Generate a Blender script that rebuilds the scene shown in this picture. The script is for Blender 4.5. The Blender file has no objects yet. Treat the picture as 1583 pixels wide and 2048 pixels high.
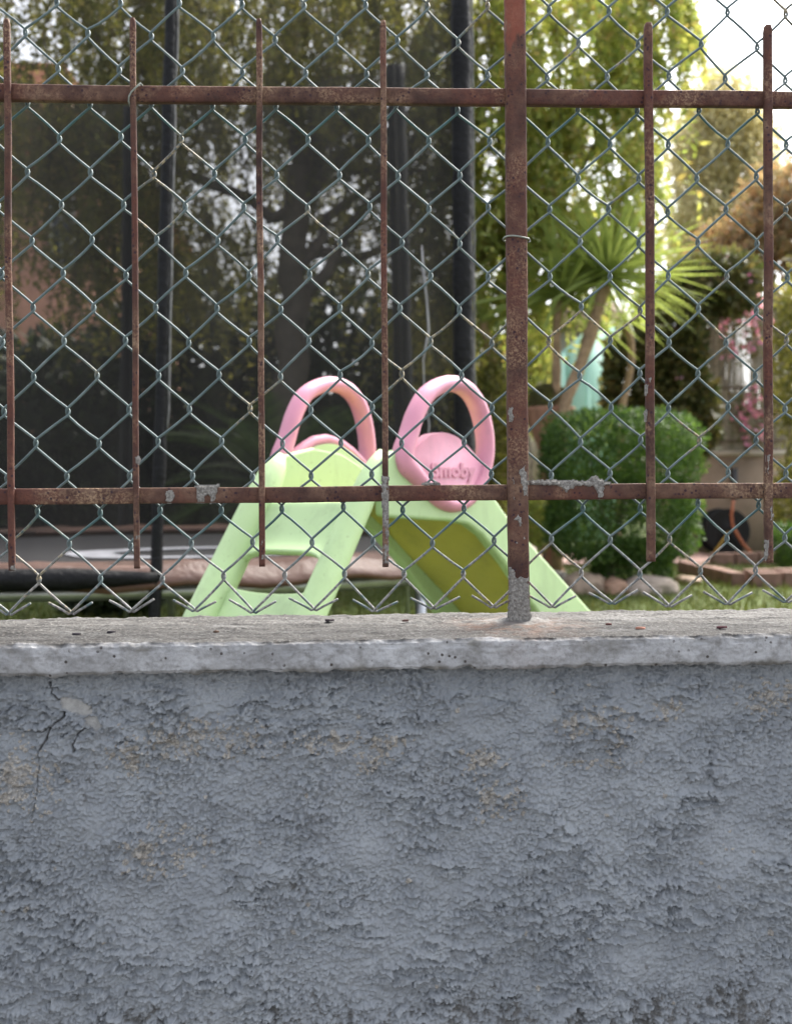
import bpy, bmesh, math, random
import numpy as np
from mathutils import Vector, Matrix

random.seed(7)
rng = np.random.default_rng(11)
SC = bpy.context.scene
COL = SC.collection

# ------------------------------------------------------------------ camera
W, H, FPX = 1583.0, 2048.0, 2400.0
YAW, PITCH, ROLL = 0.05265557, 0.01601459, 0.00831613
EYE = 1.30                      # metres above the street pavement
GARDEN = EYE - 0.75             # lawn level
D = 1.44                        # distance to the railing
_F = np.array([math.sin(YAW) * math.cos(PITCH), math.cos(YAW) * math.cos(PITCH), -math.sin(PITCH)])
_R0 = np.array([math.cos(YAW), -math.sin(YAW), 0.0])
_U0 = np.cross(_R0, _F)
_R = _R0 * math.cos(ROLL) - _U0 * math.sin(ROLL)
_U = _R0 * math.sin(ROLL) + _U0 * math.cos(ROLL)
cam_data = bpy.data.cameras.new('camera')
cam = bpy.data.objects.new('camera', cam_data)
COL.objects.link(cam)
cam.matrix_world = Matrix(((_R[0], _U[0], -_F[0], 0), (_R[1], _U[1], -_F[1], 0), (_R[2], _U[2], -_F[2], EYE), (0, 0, 0, 1)))
cam_data.sensor_fit = 'HORIZONTAL'
cam_data.sensor_width = 36.0
cam_data.lens = 36.0 * FPX / W
cam_data.clip_start = 0.05
cam_data.clip_end = 500.0
cam_data.dof.use_dof = True
cam_data.dof.focus_distance = 1.42
cam_data.dof.aperture_fstop = 9.0
SC.camera = cam

# ------------------------------------------------------------------ sky, sun, exposure
SUN_EL, SUN_AZ = math.radians(52), math.radians(38)      # azimuth clockwise from +Y: behind the garden, to its right
world = bpy.data.worlds.new('World')
SC.world = world
world.use_nodes = True
wn = world.node_tree
sky = wn.nodes.new('ShaderNodeTexSky')
sky.sky_type = 'NISHITA'
sky.sun_disc = False
sky.sun_elevation = SUN_EL
sky.sun_rotation = SUN_AZ
sky.air_density = 0.7
sky.dust_density = 4.0
sky.ozone_density = 1.0
haze_white = wn.nodes.new('ShaderNodeHueSaturation')      # hazy, nearly white sky all round
haze_white.inputs['Saturation'].default_value = 0.34
wn.links.new(sky.outputs[0], haze_white.inputs['Color'])
wn.links.new(haze_white.outputs[0], wn.nodes['Background'].inputs[0])
wn.nodes['Background'].inputs[1].default_value = 0.15
sun_data = bpy.data.lights.new('sun', 'SUN')
sun_data.energy = 2.2
sun_data.angle = math.radians(25)
sun_data.color = (1.0, 0.95, 0.86)
sun = bpy.data.objects.new('sun', sun_data)
COL.objects.link(sun)
_sd = Vector((math.sin(SUN_AZ) * math.cos(SUN_EL), math.cos(SUN_AZ) * math.cos(SUN_EL), math.sin(SUN_EL)))
sun.rotation_euler = _sd.to_track_quat('Z', 'Y').to_euler()
SC.view_settings.view_transform = 'Standard'
SC.view_settings.look = 'None'
SC.view_settings.gamma = 1.0
SC.view_settings.use_curve_mapping = False
SC.view_settings.exposure = 2.0
SC.render.engine = 'CYCLES'
SC.cycles.use_denoising = True
SC.cycles.transparent_max_bounces = 16
SC.cycles.max_bounces = 6

# ------------------------------------------------------------------ helpers
def ray(u, v):
    return (u - W / 2) / FPX * _R - (v - H / 2) / FPX * _U + _F

def at(u, v, y):
    """point of the place seen at photo pixel (u, v), y metres in front of the camera"""
    d = ray(u, v)
    d = d / d[1] * y
    return np.array([d[0], d[1], d[2] + EYE])

def on_ground(u, y, z=None):
    p = at(u, 986.0, y)
    p[2] = GARDEN if z is None else z
    return p

def _fade(t):
    return t * t * t * (t * (t * 6 - 15) + 10)

def perlin(x, y, seed=0):
    x = np.asarray(x, np.float32); y = np.asarray(y, np.float32)
    r = np.random.default_rng(seed)
    perm = r.permutation(512).astype(np.int32)
    ang = r.random(512).astype(np.float32) * 2 * np.pi
    gx, gy = np.cos(ang), np.sin(ang)
    xi = np.floor(x).astype(np.int32); yi = np.floor(y).astype(np.int32)
    xf = x - xi; yf = y - yi
    def g(ix, iy, fx, fy):
        h = perm[(perm[ix & 511] + iy) & 511]
        return gx[h] * fx + gy[h] * fy
    u = _fade(xf); v = _fade(yf)
    a = g(xi, yi, xf, yf); b = g(xi + 1, yi, xf - 1, yf)
    c = g(xi, yi + 1, xf, yf - 1); d = g(xi + 1, yi + 1, xf - 1, yf - 1)
    return (a + u * (b - a)) * (1 - v) + (c + u * (d - c)) * v

def fbm(x, y, s, octv=4, seed=0, gain=0.5):
    o = 0; amp = 1.0
    for k in range(octv):
        o = o + amp * perlin(x / s * 2 ** k + 17.3 * k, y / s * 2 ** k - 9.1 * k, seed + k)
        amp *= gain
    return o

def smoothstep(a, b, x):
    t = np.clip((x - a) / (b - a), 0, 1)
    return t * t * (3 - 2 * t)

def link(o, parent=None):
    COL.objects.link(o)
    if parent is not None:
        o.parent = parent
    return o

def tag(o, label=None, cat=None, group=None, kind=None):
    if label: o['label'] = label
    if cat: o['category'] = cat
    if group: o['group'] = group
    if kind: o['kind'] = kind
    return o

def thing(name, label, cat, loc=(0, 0, 0), group=None):
    e = bpy.data.objects.new(name, None)
    e.location = loc
    e.empty_display_size = 0.1
    COL.objects.link(e)
    return tag(e, label, cat, group)

def np_mesh(name, verts, faces, mat, parent=None, smooth=False, attrs=None):
    """verts (N,3) in world space (moved under the parent's origin), faces (M,3|4) array or list of such arrays"""
    verts = np.asarray(verts, np.float32)
    fl = faces if isinstance(faces, list) else [faces]
    fl = [np.asarray(f, np.int32) for f in fl if len(f)]
    me = bpy.data.meshes.new(name)
    me.vertices.add(len(verts))
    if parent is not None:
        verts = verts - np.array(world_loc(parent), np.float32)
    me.vertices.foreach_set('co', verts.ravel())
    nl = sum(f.size for f in fl); nf = sum(len(f) for f in fl)
    me.loops.add(nl); me.polygons.add(nf)
    me.loops.foreach_set('vertex_index', np.concatenate([f.ravel() for f in fl]))
    tot = np.concatenate([np.full(len(f), f.shape[1], np.int32) for f in fl])
    st = np.concatenate([[0], np.cumsum(tot)[:-1]]).astype(np.int32)
    me.polygons.foreach_set('loop_start', st)
    me.polygons.foreach_set('loop_total', tot)
    if smooth:
        me.polygons.foreach_set('use_smooth', np.ones(nf, bool))
    for k, arr in (attrs or {}).items():
        a = me.attributes.new(k, 'FLOAT', 'POINT')
        a.data.foreach_set('value', np.asarray(arr, np.float32).ravel())
    me.update(calc_edges=True)
    me.validate()
    if mat: me.materials.append(mat)
    o = bpy.data.objects.new(name, me)
    link(o, parent)
    return o

def world_loc(o):
    p = Vector((0, 0, 0))
    while o is not None:
        p += o.location
        o = o.parent
    return p

class MB:
    def __init__(s): s.v = []; s.q = []; s.t = []; s.n = 0
    def add(s, v, q=None, t=None):
        v = np.asarray(v, float).reshape(-1, 3)
        if q is not None and len(q): s.q.append(np.asarray(q, np.int64) + s.n)
        if t is not None and len(t): s.t.append(np.asarray(t, np.int64) + s.n)
        s.v.append(v); s.n += len(v)
    def build(s, name, mat, parent=None, smooth=False):
        f = []
        if s.q: f.append(np.concatenate(s.q))
        if s.t: f.append(np.concatenate(s.t))
        return np_mesh(name, np.concatenate(s.v), f, mat, parent, smooth)
    def tube(s, pts, rad, sides=8, cap=True, flat=None, up=(0, 0, 1)):
        pts = np.asarray(pts, float); n = len(pts)
        rad = np.broadcast_to(np.asarray(rad, float), (n,))
        tan = np.gradient(pts, axis=0); tan /= np.linalg.norm(tan, axis=1)[:, None] + 1e-12
        ref = np.array(up, float)
        if abs(tan[0] @ ref) > 0.95: ref = np.array([1.0, 0, 0])
        N = np.cross(tan[0], ref); N /= np.linalg.norm(N)
        out = []
        fl = flat or (1, 1)
        for i in range(n):
            N = N - tan[i] * (N @ tan[i]); N /= np.linalg.norm(N) + 1e-12
            B = np.cross(tan[i], N)
            a = np.arange(sides) / sides * 2 * np.pi
            out.append(pts[i] + rad[i] * (np.cos(a)[:, None] * N * fl[0] + np.sin(a)[:, None] * B * fl[1]))
        v = np.concatenate(out)
        i = np.arange(n - 1)[:, None]; k = np.arange(sides)[None]
        k2 = (k + 1) % sides
        q = np.stack([i * sides + k, i * sides + k2, (i + 1) * sides + k2, (i + 1) * sides + k], -1).reshape(-1, 4)
        t = []
        if cap:
            v = np.concatenate([v, pts[:1], pts[-1:]])
            c0, c1 = n * sides, n * sides + 1
            for k in range(sides):
                t.append((c0, (k + 1) % sides, k)); t.append((c1, (n - 1) * sides + k, (n - 1) * sides + (k + 1) % sides))
        s.add(v, q, t)
        return s
    def loop_tube(s, pts, ra, rb, sides=12, wdir=(0, 1, 0)):
        """closed tube; ra = radius in the plane of the loop, rb = radius along wdir (arrays allowed)"""
        pts = np.asarray(pts, float); n = len(pts)
        ra = np.broadcast_to(np.asarray(ra, float), (n,)); rb = np.broadcast_to(np.asarray(rb, float), (n,))
        wd = np.array(wdir, float); wd /= np.linalg.norm(wd)
        tan = np.roll(pts, -1, 0) - np.roll(pts, 1, 0); tan /= np.linalg.norm(tan, axis=1)[:, None]
        N = np.cross(tan, wd); N /= np.linalg.norm(N, axis=1)[:, None]
        a = np.arange(sides) / sides * 2 * np.pi
        v = pts[:, None] + ra[:, None, None] * np.cos(a)[None, :, None] * N[:, None] + rb[:, None, None] * np.sin(a)[None, :, None] * wd
        i = np.arange(n)[:, None]; k = np.arange(sides)[None]
        i2 = (i + 1) % n; k2 = (k + 1) % sides
        q = np.stack([i * sides + k, i * sides + k2, i2 * sides + k2, i2 * sides + k], -1).reshape(-1, 4)
        s.add(v.reshape(-1, 3), q)
        return s
    def box(s, lo, hi):
        x0, y0, z0 = lo; x1, y1, z1 = hi
        v = [(x0, y0, z0), (x1, y0, z0), (x1, y1, z0), (x0, y1, z0), (x0, y0, z1), (x1, y0, z1), (x1, y1, z1), (x0, y1, z1)]
        s.add(v, [(0, 3, 2, 1), (4, 5, 6, 7), (0, 1, 5, 4), (1, 2, 6, 5), (2, 3, 7, 6), (3, 0, 4, 7)])
        return s
    def prism(s, poly, fn, d0, d1):
        """poly 2-D outline, fn(a, b, d) -> world point"""
        n = len(poly)
        v = [fn(a, b, d0) for a, b in poly] + [fn(a, b, d1) for a, b in poly]
        bm = bmesh.new()
        bv = [bm.verts.new(p) for p in v]
        bm.faces.new(bv[:n][::-1]); bm.faces.new(bv[n:])
        for i in range(n):
            j = (i + 1) % n
            bm.faces.new((bv[i], bv[j], bv[n + j], bv[n + i]))
        bmesh.ops.recalc_face_normals(bm, faces=bm.faces)
        bmesh.ops.triangulate(bm, faces=bm.faces)
        bm.verts.index_update()
        s.add([tuple(q.co) for q in bm.verts], None, [[q.index for q in f.verts] for f in bm.faces])
        bm.free()
        return s

def bevel(o, w, seg=2, angle=35):
    m = o.modifiers.new('bevel', 'BEVEL')
    m.width = w; m.segments = seg; m.limit_method = 'ANGLE'; m.angle_limit = math.radians(angle)
    for p in o.data.polygons: p.use_smooth = True
    w2 = o.modifiers.new('wn', 'WEIGHTED_NORMAL'); w2.keep_sharp = False
    return o

# ------------------------------------------------------------------ materials
class NT:
    """small node-tree helper"""
    def __init__(s, name):
        s.m = bpy.data.materials.new(name); s.m.use_nodes = True
        s.t = s.m.node_tree; s.b = s.t.nodes['Principled BSDF']; s.out = s.t.nodes['Material Output']
        s.co = None
    def n(s, typ, **kw):
        q = s.t.nodes.new('ShaderNode' + typ)
        for k, v in kw.items(): setattr(q, k, v)
        return q
    def l(s, a, b): s.t.links.new(a, b)
    def coord(s):
        if s.co is None: s.co = s.n('TexCoord').outputs['Object']
        return s.co
    def noise(s, scale, detail=4, rough=0.55, vec=None, stretch=None):
        q = s.n('TexNoise'); q.inputs['Scale'].default_value = scale; q.inputs['Detail'].default_value = detail
        q.inputs['Roughness'].default_value = rough
        v = vec or s.coord()
        if stretch:
            mp = s.n('Mapping'); mp.inputs['Scale'].default_value = stretch; s.l(v, mp.inputs[0]); v = mp.outputs[0]
        s.l(v, q.inputs['Vector'])
        return q.outputs['Fac']
    def voro(s, scale, feature='F1', vec=None):
        q = s.n('TexVoronoi'); q.feature = feature; q.inputs['Scale'].default_value = scale
        s.l(vec or s.coord(), q.inputs['Vector'])
        return q.outputs['Distance']
    def ramp(s, fac, stops):
        q = s.n('ValToRGB'); e = q.color_ramp.elements
        while len(e) < len(stops): e.new(0.5)
        for k, (p, c) in enumerate(stops):
            e[k].position = p
            e[k].color = (*c, 1) if not isinstance(c, (int, float)) else (c, c, c, 1)
        s.l(fac, q.inputs[0])
        return q.outputs[0]
    def mix(s, fac, a, b, typ='MIX'):
        q = s.n('Mix'); q.data_type = 'RGBA'; q.blend_type = typ
        for inp, val in ((q.inputs[0], fac), (q.inputs[6], a), (q.inputs[7], b)):
            if isinstance(val, bpy.types.NodeSocket): s.l(val, inp)
            elif isinstance(val, (int, float)): inp.default_value = val
            else: inp.default_value = (*val, 1)
        return q.outputs[2]
    def math(s, op, a, b=0.0, clamp=False):
        q = s.n('Math'); q.operation = op; q.use_clamp = clamp
        for inp, val in ((q.inputs[0], a), (q.inputs[1], b)):
            if isinstance(val, bpy.types.NodeSocket): s.l(val, inp)
            else: inp.default_value = val
        return q.outputs[0]
    def attr(s, name):
        q = s.n('Attribute'); q.attribute_name = name
        return q.outputs['Fac']
    def bump(s, h, strength=0.5, dist=0.002, prev=None):
        q = s.n('Bump'); q.inputs['Strength'].default_value = strength; q.inputs['Distance'].default_value = dist
        s.l(h, q.inputs['Height'])
        if prev: s.l(prev, q.inputs['Normal'])
        return q.outputs[0]
    def done(s, color=None, rough=0.6, normal=None, spec=0.5, metal=0.0):
        if color is not None:
            if isinstance(color, bpy.types.NodeSocket): s.l(color, s.b.inputs['Base Color'])
            else: s.b.inputs['Base Color'].default_value = (*color, 1)
        if isinstance(rough, bpy.types.NodeSocket): s.l(rough, s.b.inputs['Roughness'])
        else: s.b.inputs['Roughness'].default_value = rough
        if normal: s.l(normal, s.b.inputs['Normal'])
        s.b.inputs['Specular IOR Level'].default_value = spec
        s.b.inputs['Metallic'].default_value = metal
        return s.m

def simple(name, c, rough=0.6, var=0.15, scale=8, bump=0.0, bscale=60, spec=0.4, metal=0.0):
    t = NT(name)
    n = t.noise(scale, 5)
    c = np.array(c)
    col = t.ramp(n, [(0.3, tuple(c * (1 - var))), (0.7, tuple(np.minimum(c * (1 + var), 1)))])
    nm = t.bump(t.noise(bscale, 4), bump, 0.01) if bump else None
    return t.done(col, rough, nm, spec, metal)

def leaf_mat(name, cols, trans=0.4, rough=0.5, spec=0.35):
    t = NT(name)
    g = t.n('NewGeometry')
    stops = [(k / max(1, len(cols) - 1), c) for k, c in enumerate(cols)]
    col = t.ramp(g.outputs['Random Per Island'], stops)
    t.done(col, rough, None, spec)
    tr = t.n('BsdfTranslucent')
    t.l(t.mix(0.5, col, t.mix(1.0, col, (1.25, 1.15, 0.5), 'MULTIPLY')), tr.inputs[0])
    mx = t.n('MixShader'); mx.inputs[0].default_value = trans
    t.l(t.b.outputs[0], mx.inputs[1]); t.l(tr.outputs[0], mx.inputs[2]); t.l(mx.outputs[0], t.out.inputs[0])
    return t.m

M = {}
# painted roughcast of the wall
t = NT('painted_roughcast')
n1 = t.noise(6, 7, 0.65); n2 = t.noise(60, 5, 0.6)
paint = t.ramp(n1, [(0.28, (0.190, 0.204, 0.220)), (0.5, (0.252, 0.267, 0.284)), (0.72, (0.324, 0.340, 0.355))])
paint = t.mix(t.ramp(n2, [(0.35, 0.0), (0.7, 0.4)]), paint, (0.355, 0.378, 0.393))
agg = t.ramp(t.noise(240, 3, 0.7), [(0.3, (0.17, 0.158, 0.142)), (0.5, (0.32, 0.295, 0.258)), (0.75, (0.52, 0.485, 0.43))])
col = t.mix(t.attr('bare'), paint, agg)
col = t.mix(t.attr('chip'), col, t.ramp(t.noise(120, 4), [(0.3, (0.30, 0.295, 0.28)), (0.7, (0.42, 0.41, 0.39))]))
soil_crack_shade = t.ramp(t.noise(150, 3), [(0.3, (0.025, 0.022, 0.018)), (0.7, (0.10, 0.085, 0.065))])
col = t.mix(t.attr('dirt'), col, soil_crack_shade)
nm = t.bump(t.noise(420, 4, 0.65), 0.9, 0.0012); nm = t.bump(t.noise(170, 5, 0.7), 0.8, 0.0018, nm)
M['roughcast'] = t.done(col, 0.72, nm, 0.35)
# coping concrete
t = NT('weathered_concrete_coping')
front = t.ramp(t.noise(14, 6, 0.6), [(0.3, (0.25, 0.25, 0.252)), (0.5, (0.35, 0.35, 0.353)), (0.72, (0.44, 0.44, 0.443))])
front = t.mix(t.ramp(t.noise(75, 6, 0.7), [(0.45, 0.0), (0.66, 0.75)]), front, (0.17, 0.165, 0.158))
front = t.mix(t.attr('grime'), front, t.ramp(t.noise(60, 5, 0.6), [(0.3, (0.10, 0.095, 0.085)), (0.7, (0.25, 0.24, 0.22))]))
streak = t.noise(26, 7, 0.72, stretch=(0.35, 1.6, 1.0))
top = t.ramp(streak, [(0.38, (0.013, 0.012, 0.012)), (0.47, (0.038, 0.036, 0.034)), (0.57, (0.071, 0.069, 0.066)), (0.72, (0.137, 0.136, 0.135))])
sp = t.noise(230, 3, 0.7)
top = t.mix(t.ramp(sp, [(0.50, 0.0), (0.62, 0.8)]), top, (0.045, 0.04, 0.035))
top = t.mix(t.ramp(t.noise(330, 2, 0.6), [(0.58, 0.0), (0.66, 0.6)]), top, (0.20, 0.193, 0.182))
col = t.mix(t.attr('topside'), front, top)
pit = t.ramp(t.voro(110), [(0.0, 1.0), (0.16, 0.9), (0.21, 0.0)])
pit = t.math('MULTIPLY', pit, t.ramp(t.noise(40, 3), [(0.52, 0.0), (0.58, 1.0)]))
col = t.mix(pit, col, (0.05, 0.04, 0.035))
col = t.mix(t.math('MULTIPLY', t.attr('stain'), t.ramp(t.noise(40, 5, 0.7), [(0.38, 0.0), (0.62, 0.75)])), col, (0.13, 0.065, 0.038))
col = t.mix(t.attr('mortar'), col, t.ramp(t.noise(90, 4), [(0.3, (0.10, 0.097, 0.092)), (0.7, (0.20, 0.196, 0.188))]))
nm = t.bump(t.noise(300, 5, 0.65), 0.8, 0.0016)
nm = t.bump(pit, -0.6, 0.001, nm)
M['coping'] = t.done(col, 0.8, nm, 0.3)
# rusty painted iron
def rust(name, primer=0.0):
    t = NT(name)
    tc = t.n('TexCoord'); t.co = tc.outputs['Object']
    a = t.noise(22, 7, 0.62); b = t.noise(120, 5, 0.6); c = t.noise(9, 4, 0.5)
    d = t.noise(330, 4, 0.7)
    col = t.ramp(a, [(0.30, (0.034, 0.019, 0.016)), (0.44, (0.074, 0.038, 0.028)), (0.56, (0.124, 0.068, 0.046)), (0.70, (0.19, 0.122, 0.082))])
    col = t.mix(t.ramp(c, [(0.42, 0.0), (0.62, 0.8)]), col, t.ramp(b, [(0.35, (0.078, 0.028, 0.021)), (0.65, (0.138, 0.054, 0.037))]))
    tan = t.math('MULTIPLY', t.ramp(d, [(0.48, 0.0), (0.60, 1.0)]), t.ramp(t.noise(11, 4, 0.6), [(0.48, 0.0), (0.66, 0.75)]))
    col = t.mix(tan, col, (0.34, 0.235, 0.145))
    drk = t.math('MULTIPLY', t.ramp(d, [(0.38, 1.0), (0.48, 0.0)]), t.ramp(b, [(0.40, 0.05), (0.60, 0.6)]))
    col = t.mix(drk, col, (0.030, 0.017, 0.018))
    pits = t.ramp(t.voro(160), [(0.0, 1.0), (0.22, 0.8), (0.3, 0.0)])
    pits = t.math('MULTIPLY', pits, t.ramp(t.noise(35, 3), [(0.5, 0.0), (0.56, 1.0)]))
    col = t.mix(pits, col, (0.028, 0.014, 0.022))
    if primer:
        sep = t.n('SeparateXYZ'); t.l(t.co, sep.inputs[0])
        f = t.ramp(t.math('ADD', t.math('MULTIPLY', sep.outputs[2], 5.0), t.math('ADD', t.math('MULTIPLY', t.noise(28, 6, 0.65, stretch=(1, 1, 0.3)), 2.2), primer)), [(0.5, 0.0), (0.62, 0.8)])
        col = t.mix(f, col, (0.22, 0.066, 0.042))
    nm = t.bump(a, 0.35, 0.002); nm = t.bump(b, 0.6, 0.0014, nm); nm = t.bump(d, 0.5, 0.0007, nm); nm = t.bump(pits, -0.5, 0.001, nm)
    return t.done(col, t.ramp(b, [(0.3, 0.62), (0.7, 0.9)]), nm, 0.25)
M['rust'] = rust('rusty_iron')
M['rust_post'] = rust('rusty_iron_with_red_primer', -4.15)
# coated wire
t = NT('weathered_coated_wire')
a = t.noise(45, 5, 0.6)
col = t.ramp(a, [(0.3, (0.066, 0.100, 0.102)), (0.55, (0.110, 0.150, 0.150)), (0.8, (0.180, 0.218, 0.212))])
w = t.noise(7.5, 3, 0.5)
fine = t.noise(260, 3, 0.6)
col = t.mix(t.math('MULTIPLY', t.ramp(w, [(0.58, 0.0), (0.63, 1.0)]), t.ramp(fine, [(0.4, 0.3), (0.55, 1.0)])), col, t.ramp(fine, [(0.4, (0.045, 0.028, 0.02)), (0.6, (0.36, 0.30, 0.19))]))
col = t.mix(t.math('MULTIPLY', t.attr('mortar'), t.ramp(t.noise(70, 4, 0.6), [(0.42, 0.0), (0.5, 1.0)])), col, t.ramp(fine, [(0.35, (0.11, 0.105, 0.10)), (0.65, (0.36, 0.35, 0.33))]))
col = t.mix(t.attr('fresh_shade'), col, (0.035, 0.105, 0.105))
M['wire'] = t.done(col, 0.55, t.bump(fine, 0.35, 0.0006), 0.35)
M['tie'] = simple('galvanised_tie_wire', (0.22, 0.24, 0.2), 0.5, 0.3, 40)
t = NT('cement_splash')
b = t.noise(330, 5, 0.7)
M['cement'] = t.done(t.ramp(b, [(0.3, (0.11, 0.10, 0.088)), (0.5, (0.22, 0.208, 0.188)), (0.72, (0.40, 0.38, 0.345))]), 0.9, t.bump(b, 0.9, 0.0015), 0.2)
# moulded plastic: slight speckle, subsurface glow, scuffs
def plastic(name, c, sss=0.25, rough=0.42, fade=0.1):
    t = NT(name)
    n = t.noise(5, 4, 0.5); s2 = t.noise(40, 5, 0.65)
    c = np.array(c)
    col = t.ramp(n, [(0.3, tuple(c * (1 - fade))), (0.7, tuple(np.minimum(c * (1 + fade), 0.95)))])
    col = t.mix(t.ramp(s2, [(0.62, 0.0), (0.8, 0.22)]), col, tuple(c * 0.6 + 0.02))
    sc = t.noise(9, 8, 0.75, stretch=(1, 1, 0.35))
    col = t.mix(t.ramp(sc, [(0.50, 0.0), (0.70, 0.45)]), col, tuple(c * 0.45 + 0.04))
    col = t.mix(t.ramp(t.noise(70, 3, 0.6), [(0.66, 0.0), (0.72, 0.4)]), col, tuple(c * 0.35 + 0.03))
    m = t.done(col, t.ramp(s2, [(0.3, rough - 0.06), (0.7, rough + 0.12)]), t.bump(t.noise(160, 3), 0.06, 0.002), 0.4)
    t.b.inputs['Subsurface Weight'].default_value = sss
    t.b.inputs['Subsurface Radius'].default_value = (0.02, 0.02, 0.012)
    t.b.inputs['Subsurface Scale'].default_value = 1.0
    return m
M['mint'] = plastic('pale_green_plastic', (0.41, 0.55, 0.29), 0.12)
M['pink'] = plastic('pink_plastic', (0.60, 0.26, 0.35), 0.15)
M['olive'] = plastic('green_plastic_shaded_olive', (0.40, 0.37, 0.11), 0.1)  # the pale green plastic again, with underside shade and see-through light put into colour
M['screw'] = simple('grey_plug', (0.28, 0.27, 0.26), 0.5)

# ================================================================== THE WALL
def axis(segs):
    out = []
    for a, b, st in segs:
        n = max(1, int(round((b - a) / st)))
        out.append(np.linspace(a, b, n, endpoint=False))
    return np.concatenate(out + [[segs[-1][1]]])

wall = thing('garden_wall', 'low blue-grey roughcast street wall with pale concrete coping', 'wall', (0.1, 1.30, 0.0))
YW = 1.303
def wpx(u, v, y=YW):                    # photo pixel -> (x, z) on the wall face
    p = at(u, v, y)
    return p[0], p[2]
xs = axis([(-3.0, -0.56, 0.012), (-0.56, 0.62, 0.00105), (0.62, 3.0, 0.012)])
zt = EYE - 0.183
zs = axis([(0.0, EYE - 0.64, 0.012), (EYE - 0.64, zt, 0.00105)])
X, Z = np.meshgrid(xs, zs)
lowf = fbm(X, Z, 0.16, 3, 3)
amp = 0.68 + 0.5 * smoothstep(-0.45, 0.5, fbm(X * 0.8, Z * 1.2, 0.10, 4, 20))
wx = X + 0.006 * perlin(X / 0.02, Z / 0.02, 31); wz = Z + 0.006 * perlin(X / 0.02 + 50, Z / 0.02, 32)
def billow(sx, sz, seed): return 1 - np.abs(perlin(wx / sx, wz / sz, seed)) * 2.0
A1 = np.abs(perlin(wx / 0.0135, wz / 0.0105, 41)) * 2.0
A2 = np.abs(perlin(wx / 0.0072, wz / 0.0056, 43)) * 2.0
A3 = np.abs(perlin(wx / 0.0038, wz / 0.0031, 47)) * 2.0
def pebbles(cell, seed, rmin=0.35, rmax=0.75, fill=0.8, squash=1.15):
    """round stones of the render: tallest hemisphere of a jittered grid, and that stone's own random number"""
    gx = (X + 0.0011 * perlin(X / 0.006, Z / 0.006, seed + 7)) / cell; gz = (Z + 0.0011 * perlin(X / 0.006 + 31, Z / 0.006, seed + 8)) / cell
    ix = np.floor(gx).astype(np.int64); iz = np.floor(gz).astype(np.int64)
    r_ = np.random.default_rng(seed); tab = r_.random((5, 4096))
    out = np.zeros(X.shape, np.float32); ids = np.zeros(X.shape, np.float32)
    for dx in (-1, 0, 1):
        for dz in (-1, 0, 1):
            h_ = ((ix + dx) * 73856093 ^ (iz + dz) * 19349663) & 4095
            px_ = ix + dx + tab[0][h_]; pz_ = iz + dz + tab[1][h_]
            ra = (rmin + (rmax - rmin) * tab[2][h_]) * (tab[3][h_] < fill)
            d2 = ((gx - px_) ** 2 + ((gz - pz_) * squash) ** 2) / (ra ** 2 + 1e-9)
            hh = np.sqrt(np.clip(1 - d2, 0, 1)) * ra
            ids = np.where(hh > out, tab[4][h_], ids)
            out = np.maximum(out, hh)
    return out, ids
PB1, ID1 = pebbles(0.0090, 301, 0.3, 0.75, 0.35)
PB2, ID2 = pebbles(0.0049, 302, 0.30, 0.80, 0.62, 1.1)
PB3, ID3 = pebbles(0.0032, 303, 0.4, 0.80, 0.8, 1.05)
soft = smoothstep(-0.25, 0.35, fbm(X, Z, 0.06, 4, 207))
worn = smoothstep(0.10, 0.42, fbm(X * 0.9, Z * 1.1, 0.085, 4, 217))          # trowelled, nearly flat places
clod = 0.0036 * A1 * soft + 0.0056 * PB1 * (0.3 + soft) + 0.0050 * PB2 * (0.55 + 0.6 * soft) + 0.0042 * PB3 - 0.0065
clod = clod * (1 - 0.38 * worn)
grain = 0.0013 * perlin(wx / 0.0034, wz / 0.0027, 45) + 0.0016 * fbm(wx, wz, 0.012, 3, 49)
# torn plaster ridges: terraces of a slow field
fld = fbm(X * 0.62 + 0.004 * A1, Z * 1.5 + 0.004 * A2, 0.075, 6, 51, 0.55) * 2.4
fr = fld - np.floor(fld)
ridge = 0.0072 * smoothstep(0.0, 0.07, fr) * (1 - smoothstep(0.07, 0.95, fr)) * smoothstep(0.0, 0.35, fbm(X, Z, 0.10, 3, 61) + 0.02 + 0.30 * smoothstep(EYE - 0.36, EYE - 0.56, Z))
lump = (clod + grain) * amp + ridge
dep = 0.006 * lowf + lump
# smooth band right under the coping, thicker torn lumps low down
low = smoothstep(EYE - 0.44, EYE - 0.58, Z)
dep = dep + low * 0.004 * np.maximum(fbm(X, Z, 0.035, 3, 71), -0.05)
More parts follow.
